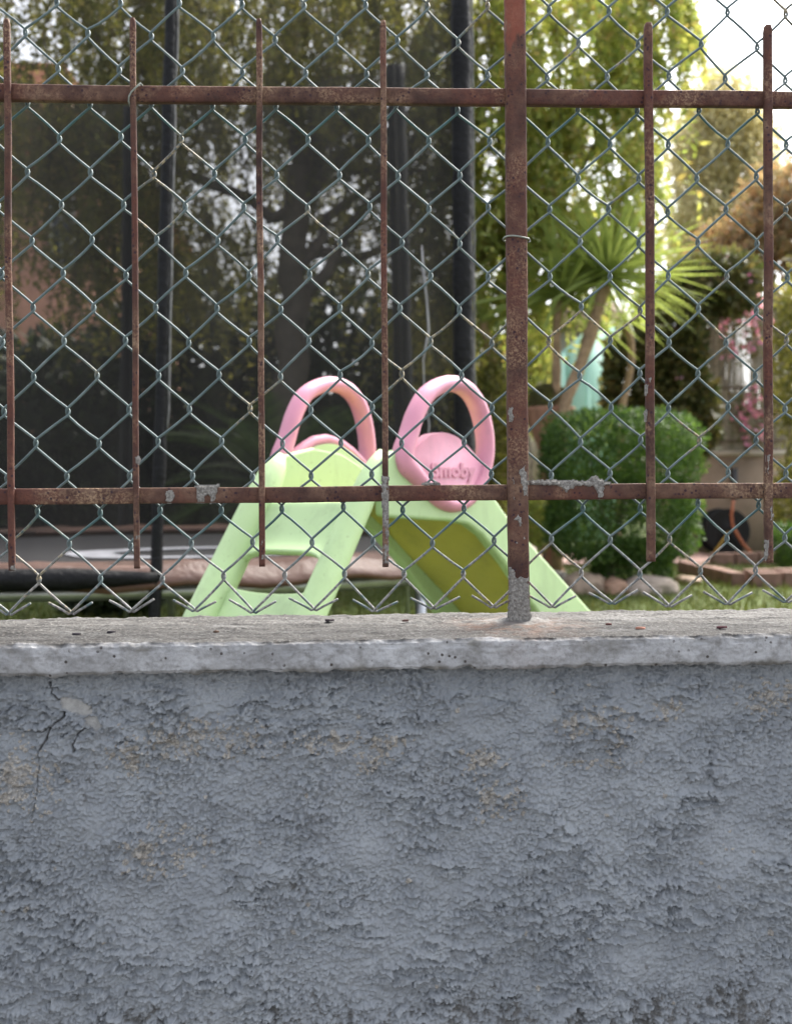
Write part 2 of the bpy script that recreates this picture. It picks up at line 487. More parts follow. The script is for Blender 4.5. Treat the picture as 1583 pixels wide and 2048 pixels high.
# cracks and the flaked-off chip near the upper left
def poly_dist(pts):
    P = [wpx(*p) for p in pts]
    dd = np.full(X.shape, 1e3)
    wj = 0.0025 * perlin(X / 0.012, Z / 0.012, 77)
    for (ax, az), (bx, bz) in zip(P[:-1], P[1:]):
        vx, vz = bx - ax, bz - az
        tt = np.clip(((X + wj - ax) * vx + (Z + wj - az) * vz) / (vx * vx + vz * vz), 0, 1)
        dd = np.minimum(dd, np.hypot(X + wj - ax - tt * vx, Z + wj - az - tt * vz))
    return dd
crack = np.zeros(X.shape)
for pts, wdt in (([(97, 1366), (106, 1386), (118, 1400)], .0012), ([(126, 1426), (124, 1438), (104, 1450), (92, 1478), (80, 1500)], .0015),
                 ([(174, 1452), (158, 1464), (150, 1484), (149, 1502)], .0011), ([(104, 1450), (88, 1462), (70, 1462)], .0008),
                 ([(178, 1420), (200, 1402), (222, 1388)], .0006), ([(76, 1500), (76, 1560), (62, 1640)], .0006),
                 ([(1388, 1345), (1398, 1372), (1402, 1400)], .0005), ([(1420, 1480), (1424, 1530), (1420, 1560)], .0005),
                 ([(820, 1375), (832, 1405), (836, 1440)], .0006)):
    crack = np.maximum(crack, (1 - smoothstep(wdt * 0.25, wdt * 0.95, poly_dist(pts) + 0.0005 * perlin(X / 0.006, Z / 0.006, 79))) * min(1.0, wdt / 0.0011))
def poly_mask(pts, soft=0.0, seed=5, jit=0.003):
    P = [wpx(*p) for p in pts]
    xx = X + jit * perlin(X / 0.008, Z / 0.008, seed); zz = Z + jit * perlin(X / 0.008, Z / 0.008, seed + 1)
    ins = np.zeros(X.shape, bool); n = len(P)
    for i in range(n):
        (x1, z1), (x2, z2) = P[i], P[(i + 1) % n]
        c = ((z1 > zz) != (z2 > zz)) & (xx < (x2 - x1) * (zz - z1) / (z2 - z1 + 1e-12) + x1)
        ins ^= c
    return ins.astype(float)
chip = np.maximum(poly_mask([(120, 1396), (150, 1398), (182, 1412), (184, 1428), (166, 1432), (140, 1424), (124, 1418)], jit=.0015), poly_mask([(168, 1432), (190, 1434), (206, 1450), (192, 1462), (172, 1448)], jit=.0015))
dep = dep * (1 - chip) + chip * (0.003 * lowf - 0.0028 + grain * 0.4)
dep = dep - crack * 0.005
# paint worn off the tops of the grains in blotches
spots = [(400, 1480, 170, 45), (480, 1475, 60, 22), (700, 1490, 130, 26), (40, 1560, 80, 85), (750, 1520, 70, 30), (955, 1530, 60, 40), (1190, 1445, 90, 34), (1180, 1527, 110, 12),
         (1540, 1400, 75, 40), (1000, 1600, 60, 50), (330, 1700, 90, 50), (300, 1745, 40, 20), (1455, 1692, 18, 10), (250, 1520, 60, 40), (1230, 1480, 40, 26), (640, 1478, 60, 16), (1340, 1420, 40, 30)]
bare = np.zeros(X.shape)
for u, v, du, dv in spots:
    cx, cz = wpx(u, v)
    e = np.hypot((X - cx) / (du * 0.00057), (Z - cz) / (dv * 0.00057))
    bare = np.maximum(bare, 1 - smoothstep(0.15, 1.25, e))
bn = fbm(X, Z, 0.03, 4, 81)
reg = np.clip(bare * (0.62 + 1.2 * bn), 0, 1)
stone = lambda P_, I_, k: (I_ < k) * smoothstep(0.10, 0.22, P_)
bare = np.maximum(stone(PB2, ID2, reg * 0.62 + 0.004), stone(PB3, ID3, reg * 0.55))
bare = np.maximum(bare, 0.6 * smoothstep(0.58, 0.9, reg + 0.5 * fbm(X, Z, 0.007, 3, 83)))
dep = dep + bare * 0.0004
dirt_f = smoothstep(EYE - 0.525, EYE - 0.60, Z) * 0.9
dirt = 0.7 * smoothstep(0.58, 1.0, dirt_f * 0.72 + fbm(X, Z, 0.06, 4, 95) * 0.5 + fbm(X, Z, 0.012, 4, 97, 0.7) * 0.55 - lump * 60)
dirt = np.maximum(dirt, 0.65 * crack)  # cracks darkened as well: the shade of their depth put into this mask
sagz = -0.12 * np.maximum(lump, 0) * (X == X)
V = np.stack([X, YW - dep, Z + sagz], -1).reshape(-1, 3)
nx, nz = len(xs), len(zs)
i = np.arange(nz - 1)[:, None] * nx + np.arange(nx - 1)[None]
Q = np.stack([i, i + 1, i + nx + 1, i + nx], -1).reshape(-1, 4)
np_mesh('rendered_face', V, Q, M['roughcast'], wall, True, {'bare': bare, 'chip': chip, 'dirt': dirt})
MB().box((-3.0, YW + 0.012, 0.0), (3.0, 1.53, zt)).build('core', simple('wall_back', (0.30, 0.30, 0.30), 0.9, 0.2, 5, 0.4), wall)

# coping: cross-section swept along the wall, every point shaken by noise
zc = EYE - 0.157
yf, yb, th = 1.280, 1.556, 0.034
prof = []
for a, b, n in (((YW + 0.02, zc - th), (yf + 0.003, zc - th), 8), ((yf + 0.003, zc - th), (yf, zc - th + 0.004), 4), ((yf, zc - th + 0.004), (yf, zc - 0.004), 26),
                ((yf, zc - 0.004), (yf + 0.004, zc), 5), ((yf + 0.004, zc), (yb - 0.004, zc), 150), ((yb - 0.004, zc), (yb, zc - 0.006), 5), ((yb, zc - 0.006), (yb, zc - th), 8), ((yb, zc - th), (1.53, zc - th), 3)):
    for k in range(n): prof.append((a[0] + (b[0] - a[0]) * k / n, a[1] + (b[1] - a[1]) * k / n))
prof = np.array(prof)
pt = np.gradient(prof, axis=0); pt /= np.linalg.norm(pt, axis=1)[:, None]
pn = np.stack([pt[:, 1], -pt[:, 0]], 1) * -1.0
arc = np.concatenate([[0], np.cumsum(np.linalg.norm(np.diff(prof, axis=0), axis=1))])
cx = axis([(-3.0, -0.58, 0.012), (-0.58, 0.66, 0.0016), (0.66, 3.0, 0.012)])
CX, A = np.meshgrid(cx, arc)
PY = np.repeat(prof[:, :1], len(cx), 1); PZ = np.repeat(prof[:, 1:], len(cx), 1)
NY = np.repeat(pn[:, :1], len(cx), 1); NZ = np.repeat(pn[:, 1:], len(cx), 1)
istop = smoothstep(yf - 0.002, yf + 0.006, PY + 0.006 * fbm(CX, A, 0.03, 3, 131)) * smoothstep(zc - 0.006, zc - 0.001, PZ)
hump = 0.0020 * np.abs(fbm(CX, A, 0.014, 5, 171, 0.6)) * smoothstep(-0.1, 0.4, fbm(CX, A, 0.05, 3, 175)) * (1 - np.exp(-((PY - yf) / 0.012) ** 2) * (PZ > zc - 0.012)) + 0.0024 * fbm(CX, A, 0.09, 3, 101) + 0.0016 * fbm(CX, A, 0.022, 5, 105, 0.6) + 0.0008 * perlin(CX / 0.004, A / 0.004, 109)
edge = np.exp(-((PZ - (zc - th)) / 0.008) ** 2) * (PY < YW + 0.005)
hump += edge * (0.0030 * fbm(CX, A * 0.3, 0.02, 3, 111) - 0.001)
uedge = np.exp(-((PY - yf) / 0.007) ** 2) * (PZ > zc - 0.010)
hump -= uedge * 0.0042 * np.maximum(fbm(CX, A, 0.025, 3, 121), -0.1)
streaks = 0.0010 * fbm(CX * 0.25, A, 0.012, 3, 141)
hump += istop * streaks
px_, pz_ = at(1036, 1243, D)[:2]
dm = np.hypot((CX - px_) / 1.5, PY - D)
mort = (1 - smoothstep(0.012, 0.05, dm + 0.02 * fbm(CX, A, 0.02, 3, 151))) * istop
hump += mort * 0.004 * (1 - smoothstep(0.0, 0.03, dm))
grime = smoothstep(0.35, 0.9, (1 - istop) * (0.25 + 0.55 * smoothstep(-0.25, -0.75, CX + 0.15) + 0.45 * np.exp(-((PZ - zc + th) / 0.006) ** 2)) + 0.55 * fbm(CX, A, 0.05, 5, 161, 0.65))
V = np.stack([CX, PY + NY * hump, PZ + NZ * hump], -1).reshape(-1, 3)
nx, nz = len(cx), len(arc)
i = np.arange(nz - 1)[:, None] * nx + np.arange(nx - 1)[None]
Q = np.stack([i, i + nx, i + nx + 1, i + 1], -1).reshape(-1, 4)
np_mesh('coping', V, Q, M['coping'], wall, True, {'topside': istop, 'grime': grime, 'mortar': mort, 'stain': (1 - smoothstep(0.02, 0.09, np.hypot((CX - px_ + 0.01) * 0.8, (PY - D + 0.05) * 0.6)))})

# street pavement in front and lawn behind
def sheet(name, lo, hi, z, mat, nx=2, ny=2, rough=0.0, label=None):
    gx, gy = np.meshgrid(np.linspace(lo[0], hi[0], nx), np.linspace(lo[1], hi[1], ny))
    gz = np.full(gx.shape, z) + (rough * fbm(gx, gy, 1.6, 3, 7) if rough else 0)
    i = np.arange(ny - 1)[:, None] * nx + np.arange(nx - 1)[None]
    o = np_mesh(name, np.stack([gx, gy, gz], -1).reshape(-1, 3), np.stack([i, i + 1, i + nx + 1, i + nx], -1).reshape(-1, 4), mat, None, True)
    return tag(o, kind='structure')
sheet('pavement', (-40, -30), (40, 1.53), 0.0, simple('asphalt_pavement', (0.10, 0.098, 0.095), 0.85, 0.2, 3, 0.4))
t = NT('lawn_soil')
g = t.noise(1.2, 5, 0.6); g2 = t.noise(40, 4, 0.7)
col = t.ramp(g2, [(0.3, (0.030, 0.040, 0.010)), (0.6, (0.075, 0.105, 0.022)), (0.8, (0.13, 0.15, 0.05))])
col = t.mix(t.ramp(g, [(0.55, 0.0), (0.68, 0.8)]), col, (0.09, 0.075, 0.045))
sheet('lawn', (-60, 1.53), (60, 140), GARDEN, t.done(col, 0.9, t.bump(g2, 0.8, 0.02), 0.2), 120, 120, 0.02)

# ================================================================== RAILING
rail_root = thing('iron_railing', 'rusty brown iron railing with square pickets on the coping', 'railing', (0.223, D, zc))
def bar(name, pts, wx, wy, mat, parent, wob=0.0006, step=0.006, taper=None, seed=0, bev=0.0014):
    """square bar along a straight line a->b with bevelled corners; every ring shaken a little"""
    a, b = np.array(pts[0], float), np.array(pts[1], float)
    L = np.linalg.norm(b - a); n = int(L / step) + 2
    d = (b - a) / L
    yv = np.array([0, 1.0, 0]); xv = np.cross(yv, d)
    hx, hy = wx / 2, wy / 2
    ring = np.array([(-hx + bev, -hy), (-hx * .3, -hy), (hx * .3, -hy), (hx - bev, -hy), (hx, -hy + bev), (hx, hy - bev), (hx - bev, hy), (-hx + bev, hy), (-hx, hy - bev), (-hx, -hy + bev)])
    m = MB(); s = len(ring)
    ss = np.linspace(0, L, n)
    P = []
    r = np.random.default_rng(seed)
    ph = r.random(4) * 100
    for q in ss:
        off = xv * wob * 2.2 * perlin(q / 0.19 + ph[0], ph[1], seed) + yv * wob * perlin(q / 0.11 + ph[2], ph[3], seed)
        rr = ring.copy()
        rr = rr * (1 + 0.05 * perlin(q / 0.02 + np.arange(s) * 9.7, ph[2] + np.arange(s), seed + 3))[:, None]
        if taper and q < taper: rr = rr * np.array([0.72 + 0.28 * q / taper, 1])
        P.append(a + d * q + off + rr[:, :1] * xv + rr[:, 1:] * yv)
    v = np.concatenate(P)
    i = np.arange(n - 1)[:, None]; k = np.arange(s)[None]; k2 = (k + 1) % s
    quads = np.stack([i * s + k, i * s + k2, (i + 1) * s + k2, (i + 1) * s + k], -1).reshape(-1, 4)
    v = np.concatenate([v, [a], [b]]); tri = []
    for k in range(s):
        tri.append((n * s, (k + 1) % s, k)); tri.append((n * s + 1, (n - 1) * s + k, (n - 1) * s + (k + 1) % s))
    m.add(v, quads, tri)
    return m.build(name, mat, parent, True)

rails = []
for zz in (EYE + 0.475, EYE - 0.0012):
    rails.append(bar('rail', ((-1.6, D + 0.004, zz), (1.8, D + 0.004, zz)), 0.0190, 0.012, M['rust'], rail_root, 0.0007, 0.012, seed=int(zz * 100)))
post = bar('post', ((0.2231, D - 0.003, EYE + 1.05), (0.2231, D - 0.003, zc - 0.02)), 0.0242, 0.019, M['rust_post'], rail_root, 0.0006, seed=5, bev=0.003)
picks = [(12, 38, 25, 1141, .0075), (265, 36, 274.5, 1137, .0068), (517.5, 38, 524.5, 1133, .0072), (766.3, 41, 770.6, 1134, .0072), (1296.2, 47, 1300.6, 1123, .0098), (1534.3, 51, 1536, 1125, .0096)]
pickets = []
for k, (u0, v0, u1, v1, wd) in enumerate(picks):
    a = at(u0, v0, D - 0.006); b = at(u1, v1, D - 0.006)
    pickets.append(bar('picket', (a, b), wd, wd, M['rust'], rail_root, 0.0009, 0.004, taper=0.006, seed=50 + k, bev=0.0016))
for k, xo in enumerate((-0.525, -0.672, 0.679, 0.826)):       # the railing goes on past the frame
    pickets.append(bar('picket', ((xo, D - 0.006, EYE + 0.56), (xo, D - 0.006, EYE - 0.088)), .0085, .0085, M['rust'], rail_root, 0.0009, 0.006, taper=0.006, seed=70 + k))

# cement splashes left on the iron
def splash(poly, y, thick, parent, seed, st=0.0011, jit=0.0022):
    P = np.array([at(u, v, y)[[0, 2]] for u, v in poly])
    lo, hi = P.min(0) - 0.003, P.max(0) + 0.003
    gx = np.arange(lo[0], hi[0], st); gz = np.arange(lo[1], hi[1], st)
    GX, GZ = np.meshgrid(gx, gz)
    xx = GX + jit * perlin(GX / 0.006, GZ / 0.006, seed); zz = GZ + jit * perlin(GX / 0.006, GZ / 0.006, seed + 1)
    ins = np.zeros(GX.shape, bool); n = len(P)
    for i in range(n):
        (x1, z1), (x2, z2) = P[i], P[(i + 1) % n]
        ins ^= ((z1 > zz) != (z2 > zz)) & (xx < (x2 - x1) * (zz - z1) / (z2 - z1 + 1e-12) + x1)
    if ins.sum() < 2: return None
    h = thick * (0.55 + 0.9 * np.abs(perlin(GX / 0.005, GZ / 0.005, seed + 2)) + 0.5 * perlin(GX / 0.0026, GZ / 0.0026, seed + 3))
    pad = np.pad(ins, 1)
    inner = pad[:-2, 1:-1] & pad[2:, 1:-1] & pad[1:-1, :-2] & pad[1:-1, 2:] & ins
    h = np.where(inner, np.maximum(h, thick * 0.3), -0.001)
    nx = len(gx)
    idx = np.arange(GX.size).reshape(GX.shape)
    cell = ins[:-1, :-1] | ins[1:, :-1] | ins[:-1, 1:] | ins[1:, 1:]
    a, b, c, d = idx[:-1, :-1][cell], idx[:-1, 1:][cell], idx[1:, 1:][cell], idx[1:, :-1][cell]
    q = np.stack([a, b, c, d], -1)
    used = np.unique(q); mp = -np.ones(GX.size, int); mp[used] = np.arange(len(used))
    V = np.stack([GX, y - h, GZ], -1).reshape(-1, 3)[used]
    return np_mesh('cement_splash', V, mp[q], M['cement'], parent, True)
YR, YP, YK = D - 0.002, D - 0.0125, D - 0.0098
for k, (pl, y, th_, par) in enumerate([
        ([(331, 980), (347, 978), (351, 990), (348, 1005), (332, 1006), (329, 992)], YR, .0016, rails[1]),
        ([(390, 972), (438, 969), (436, 982), (430, 1006), (421, 1006), (418, 992), (411, 992), (408, 1007), (393, 1004)], YR, .0026, rails[1]),
        ([(1057, 961), (1110, 960), (1180, 962), (1222, 964), (1220, 971), (1150, 974), (1132, 986), (1124, 975), (1110, 972), (1060, 970)], YR, .003, rails[1]),
        ([(1176, 958), (1192, 953), (1209, 963), (1208, 992), (1199, 998), (1192, 984)], YR, .003, rails[1]),
        ([(840, 966), (870, 964), (880, 969), (850, 971)], YR, .002, rails[1]),
        ([(1036, 940), (1050, 928), (1054, 950), (1055, 990), (1045, 993), (1042, 970)], YP, .0022, post),
        ([(1024, 1040), (1036, 1027), (1042, 1034), (1044, 1054), (1038, 1056), (1035, 1042)], YP, .0018, post),
        ([(1018, 1136), (1028, 1136), (1030, 1156), (1040, 1153), (1056, 1156), (1058, 1200), (1061, 1246), (1014, 1246), (1018, 1200)], YP, .0028, post),
        ([(1019, 812), (1026, 812), (1028, 840), (1023, 850), (1017, 836)], YP, .0018, post),
        ([(1023, 956), (1027, 955), (1029, 970), (1025, 970)], YP, .001, post), ([(1023, 990), (1028, 990), (1030, 1002), (1025, 1001)], YP, .001, post),
        ([(1030, 1082), (1037, 1082), (1037, 1089), (1031, 1089)], YP, .001, post), ([(1046, 1070), (1052, 1074), (1050, 1082), (1045, 1080)], YP, .001, post),
        ([(764, 950), (776, 950), (776, 1085), (770, 1080), (764, 1020)], YK, .0012, pickets[3]), ([(766, 1088), (776, 1090), (776, 1128), (767, 1130)], YK, .0011, pickets[3]),
        ([(268, 915), (278, 912), (279, 928), (270, 930)], YK, .0012, pickets[1]), ([(270, 1070), (277, 1072), (276, 1082), (271, 1080)], YK, .0012, pickets[1]),
        ([(20, 1130), (30, 1128), (30, 1142), (20, 1142)], YK, .0012, pickets[0]), ([(520, 1080), (527, 1080), (527, 1092), (521, 1090)], YK, .001, pickets[2]),
        ([(520, 1108), (528, 1106), (528, 1122), (521, 1122)], YK, .001, pickets[2]), ([(516, 822), (521, 820), (521, 834), (517, 834)], YK, .001, pickets[2]),
        ([(1533, 905), (1541, 910), (1538, 950), (1532, 948)], YK - .001, .0012, pickets[5]), ([(1538, 1000), (1544, 1000), (1545, 1040), (1540, 1046)], YK - .001, .0012, pickets[5]),
        ([(1530, 1080), (1540, 1075), (1536, 1120), (1529, 1122)], YK - .001, .001, pickets[5]), ([(1294, 756), (1304, 752), (1302, 768), (1296, 768)], YK - .001, .001, pickets[4]),
        ([(1290, 770), (1298, 766), (1296, 790), (1290, 792)], YK - .001, .0014, pickets[4]), ([(1289, 820), (1295, 818), (1294, 842), (1289, 844)], YK - .001, .001, pickets[4])]):
    splash(pl, y, th_, par, 300 + 5 * k)

# ================================================================== CHAIN-LINK MESH
YM = D + 0.0175
mesh_root = thing('chain_link_mesh', 'weathered grey-green chain-link wire mesh behind the rusty railing', 'wire mesh', (0.0, YM, zc))
TL, TR, BL, BR = at(51, 70, YM), at(1513, 90, YM), at(79, 1159, YM), at(1511.7, 1140, YM)
def node(c, r):
    a, b = c / 12.0, r / 8.0
    # left columns are a touch wider than the right ones in the photo beyond perspective: bilinear in the plane
    p = TL * (1 - a) * (1 - b) + TR * a * (1 - b) + BL * (1 - a) * b + BR * a * b
    j = np.random.default_rng(int(c * 2 + 100) * 1000 + int(r * 2 + 50))
    return p + np.array([j.normal(0, .0012), 0, j.normal(0, .0012)])
WR = 0.00155
DD = 0.0022
RAILZ = EYE + 0.475
for j in range(-9, 35):
    pts = []
    r0 = -4.0 if (j % 2 == 0) else -4.5
    seq = []
    k = 0
    r = r0
    while r <= 8.5 + 1e-6:
        # the side of the zigzag whose column/row parity matches
        cl, cr = j / 2.0, (j + 1) / 2.0
        isint = abs(r - round(r)) < 1e-6
        c = cl if (abs(cl - round(cl)) < 1e-6) == isint else cr
        seq.append((c, r, 'R' if c == cr else 'L'))
        r += 0.5
    js = np.random.default_rng(900 + j)
    for q, (c, r, side) in enumerate(seq):
        p = node(c, r)
        last = q == len(seq) - 1
        o = 0.0017 if side == 'R' else -0.0017
        if q > 0:
            pa = node(*seq[q - 1][:2])
            perp = np.array([0, 0, 1.0]) * js.normal(-0.0003, .0009)
            yy = DD if side == 'R' else -DD                 # '\\' strokes lie behind, '/' strokes in front
            lead = 0.0 if last else 0.0045
            for f in (0.07, 0.3, 0.65, 0.93):
                w = (pa - [0, 0, 0.0045]) * (1 - f) + (p + [0, 0, lead]) * f + perp * (1 - (2 * f - 1) ** 2)
                pts.append(w + [0, yy, 0])
        if not last:
            s = 1 if side == 'R' else -1
            pts.append(p + [o * 0.45, s * DD * 0.8, 0.0036])
            pts.append(p + [o * 0.95, s * DD * 0.4, 0.0016])
            pts.append(p + [o * 0.95, -s * DD * 0.4, -0.0016])
            pts.append(p + [o * 0.45, -s * DD * 0.8, -0.0036])
        else:
            s = 1 if side == 'R' else -1
            L = js.uniform(0.9, 1.15)
            pts.append(p + [s * 0.0004, s * DD * 0.4, -0.0012])
            pts.append(p + [s * 0.003, -s * DD * 0.5, -0.0022])
            tip = np.array([s * 0.0255 * L, -s * DD * 1.6 - 0.002, 0.0145 * L + js.normal(0, .0012)])
            for f in (0.3, 0.65, 1.0): pts.append(p + [s * 0.0025, -s * DD * 0.5, -0.002] + tip * f)
    pts = np.array(pts)
    m = MB().tube(pts, WR, 8)
    v = m.v[0]
    zrow8 = node(6, 7.6)[2]
    mortar = smoothstep(zrow8 + 0.03, zrow8 - 0.045, v[:, 2]) * 0.95
    fresh_shade = np.exp(-((v[:, 2] - (RAILZ - 0.028)) / 0.017) ** 2) * 0.85 + np.exp(-((v[:, 2] - (EYE - 0.032)) / 0.016) ** 2) * 0.6  # less weathered coating just under the rails, with rail shade in the colour
    np_mesh('wire', v, [np.concatenate(m.q), np.concatenate(m.t)], M['wire'], mesh_root, True, {'mortar': mortar, 'fresh_shade': fresh_shade})

# two tie wires
def tie(label, pts, r=0.0011):
    o = MB().tube(pts, r, 6).build('tie_wire', M['tie'], None, True)
    tag(o, label, 'tie wire')
zt1 = at(1030, 478, D)[2]
ring = [(0.2231 + 0.0155 * math.cos(a) * (1 if abs(math.cos(a)) < .9 else 1.0), D - 0.002 + 0.0145 * math.sin(a), zt1 + 0.0012 * math.sin(2 * a)) for a in np.linspace(-0.2, 2 * math.pi - 0.1, 30)]
ring += [(0.2231 + 0.0165, D - 0.004, zt1 - 0.003), (0.2231 + 0.014, D - 0.006, zt1 - 0.005)]
tie('thin wire tied around the rusty post halfway up', ring)
p0 = [at(u, v, D - 0.0115) for u, v in ((281, 166), (272, 174), (263, 183), (258, 192), (257, 202))]
tie('thin wire hooked over the upper rail at the second picket', [p0[0] + [0, .022, -.002]] + [p0[0] + [0, .012, .0015]] + p0 + [p0[-1] + [0.001, .012, -.004]])


# ================================================================== TOY SLIDE
# local frame: s along the slide (from ladder to chute), w across (0 far side .. WID near side), h up
RH = np.array([math.cos(YAW), -math.sin(YAW), 0.0]); FH = np.array([math.sin(YAW), math.cos(YAW), 0.0])
def level(xc, up, zc_):                  # level camera frame -> world
    return xc * RH + zc_ * FH + np.array([0, 0, EYE + up])
SA = 0.62 * RH + 0.785 * FH
SB = 0.785 * RH - 0.62 * FH
SO = level(-0.276, 0.0985, 2.75)
WID = 0.35
def sl(s, h, w):
    return SO + s * SA + w * SB + np.array([0, 0, h])
slide = thing('toy_slide', 'pale green plastic toy slide with two pink loop handles', 'slide', tuple(np.array([*(SO + 0.2 * SA)[:2], GARDEN])))
HG = -0.85                               # ground, relative to the slide frame

def solid_from_outline(name, poly, d0, d1, mat, parent, bev=0.008, seg=3):
    o = MB().prism(poly, lambda a, b, d: sl(a, b, d), d0, d1).build(name, mat, parent)
    bm = bmesh.new(); bm.from_mesh(o.data)
    bmesh.ops.dissolve_limit(bm, angle_limit=0.02, verts=bm.verts, edges=bm.edges)
    bm.to_mesh(o.data); bm.free()
    return bevel(o, bev, seg)

def arcpts(c, r, a0, a1, n, ry=None):
    return [(c[0] + r * math.cos(a), c[1] + (ry or r) * math.sin(a)) for a in np.linspace(a0, a1, n)]

# chute side walls: run under the handles, over the platform and down the slope
ts = [-0.035, 0.0, 0.10, 0.20, 0.272, 0.33, 0.427, 0.5455, 0.7, 0.85, 1.02, 1.18, 1.32]
tb = [-0.148, -0.152, -0.157, -0.163, -0.173, -0.200, -0.273, -0.377, -0.515, -0.640, -0.745, -0.800, -0.815]
tp = [-0.03, -0.01, 0.01, 0.0, -0.03, -0.07, -0.150, -0.230, -0.330, -0.425, -0.545, -0.660, -0.720]
side_poly = list(zip(ts, tb)) + list(zip(ts, tp))[::-1]
for w in (0.0, WID - 0.03):
    solid_from_outline('side_panel', side_poly, w, w + 0.03, M['mint'], slide, 0.009, 3)
# chute floor between the side panels, seen from below
fs = [0.0, 0.20, 0.29, 0.36, 0.412, 0.55, 0.686, 0.85, 1.02, 1.18, 1.34]
fh = [-0.115, -0.118, -0.135, -0.182, -0.225, -0.322, -0.4185, -0.535, -0.650, -0.735, -0.760]
m = MB()
cols_w = np.linspace(0.026, WID - 0.026, 9)
ss_ = np.linspace(0, 1.34, 60); hh_ = np.interp(ss_, fs, fh)
hh_ = np.convolve(np.pad(hh_, 3, mode='edge'), np.ones(7) / 7, 'valid')
grid = np.array([[sl(a, b - 0.012 * (1 - ((c - WID / 2) / (WID / 2)) ** 2), c) for c in cols_w] for a, b in zip(ss_, hh_)])
up_off = np.array([0, 0, 0.008])
n_, k_ = grid.shape[:2]
ii = np.arange(n_ - 1)[:, None] * k_ + np.arange(k_ - 1)[None]
qq = np.stack([ii, ii + 1, ii + k_ + 1, ii + k_], -1).reshape(-1, 4)
m.add(grid.reshape(-1, 3), qq[:, ::-1]); m.add((grid + up_off).reshape(-1, 3), qq)
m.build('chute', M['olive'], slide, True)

# ladder: one moulded sheet between two round rails, with step holes
LS = 0.70                                # run per rise of the ladder
def lad(t, w, out=0.0):                  # t metres down from the top, out = towards the climber
    return sl(-LS * t - out * 0.82, -t + out * 0.0 + out * 0.57, w)
def rail_pts(w, t0=-0.03, t1=0.84): return [lad(t, w, 0.0) for t in np.linspace(t0, t1, 30)]
for w in (0.028, WID - 0.028):
    m = MB()
    pts = np.array(rail_pts(w, 0.012))
    wid = np.interp(np.linspace(0, 1, 30), [0, 0.035, 0.07, 0.12, 1], [0.012, 0.026, 0.032, 0.036, 0.046])
    m.tube(pts, wid * (1.08 if w < 0.1 else 0.86), 16, True, (1.0, 0.85), up=tuple(SB))
    o = m.build('ladder_rail', M['mint'], slide, True)
tread_t = [0.135, 0.375, 0.60]
def ladder_panel(t0, t1, top_arc=0.0, bot_arc=0.0, name='step'):
    m = MB(); rows = []
    n = 18
    for d in (0.0, 0.022):
        for k in range(n + 1):
            w = 0.03 + (WID - 0.06) * k / n
            x = (k / n - 0.5) * 2
            a = t0 + top_arc * x * x; b = t1 - bot_arc * abs(x) ** 5
            for f in np.linspace(0, 1, 9):
                tt = a + (b - a) * f
                rim = 0.012 * (math.exp(-((f - 1) / 0.12) ** 2)) - 0.004
                rows.append(lad(tt, w, rim - d))
    rows = np.array(rows)
    c = (n + 1) * 9
    i = np.arange(n)[:, None] * 9 + np.arange(8)[None]
    q = np.stack([i, i + 9, i + 10, i + 1], -1).reshape(-1, 4)
    quads = [q, q[:, ::-1] + c]
    k = np.arange(n)
    for e in (0, 8):
        s_ = np.stack([k * 9 + e, (k + 1) * 9 + e, (k + 1) * 9 + e + c, k * 9 + e + c], -1)
        quads.append(s_ if e == 0 else s_[:, ::-1])
    f = np.arange(8)
    for e in (0, n * 9):
        s_ = np.stack([e + f, e + f + 1, e + f + 1 + c, e + f + c], -1)
        quads.append(s_)
    m.add(rows, np.concatenate(quads))
    o = m.build(name, M['mint'], slide, True)
    bm = bmesh.new(); bm.from_mesh(o.data); bmesh.ops.recalc_face_normals(bm, faces=bm.faces); bm.to_mesh(o.data); bm.free()
    return bevel(o, 0.006, 2, 50)
ladder_panel(0.112, 0.222, 0.0, -0.058, 'step')
ladder_panel(0.300, 0.470, -0.012, -0.06, 'step')
ladder_panel(0.560, 0.840, -0.012, 0.0, 'step')
# grey plug on the second step
m = MB().tube([lad(0.365, 0.150, -0.004), lad(0.365, 0.150, 0.013), lad(0.365, 0.150, 0.016)], [0.013, 0.013, 0.009], 16, True)
m.build('plug', M['screw'], slide, True)

# pink handles: a fat egg-shaped loop, and a disc filling its lower part
def px_to_sh(u, v, w):                   # photo pixel on the side plane at w -> (s, h)
    g = (u - 791.5) / FPX
    s_ = (g * (2.75 - 0.62 * w) + 0.276 - 0.785 * w) / (0.62 - 0.785 * g)
    z_ = 2.75 + 0.785 * s_ - 0.62 * w
    return s_, (986.0 - 0.0083 * (u - 665) - v) / FPX * z_ - 0.0985
ctrl = np.array([px_to_sh(u, v, WID) for u, v in ((806, 915), (818, 868), (834, 822), (858, 785), (896, 767), (930, 776), (954, 808), (968, 858), (970, 910), (958, 958), (936, 994), (908, 1008), (878, 1000), (852, 976), (826, 946))])
def egg(n=72):
    m_ = len(ctrl); out = []
    for k in range(n):
        f = k / n * m_; i_ = int(f); t_ = f - i_
        p0, p1, p2, p3 = (ctrl[(i_ + q) % m_] for q in (-1, 0, 1, 2))
        out.append(0.5 * ((2 * p1) + (-p0 + p2) * t_ + (2 * p0 - 5 * p1 + 4 * p2 - p3) * t_ ** 2 + (-p0 + 3 * p1 - 3 * p2 + p3) * t_ ** 3))
    return [tuple(q) for q in out]
EG = egg()
ARCH = np.array([px_to_sh(u, v, WID) for u, v in ((815, 905), (836, 884), (858, 868), (882, 864), (906, 872), (930, 892), (952, 918), (972, 950))])
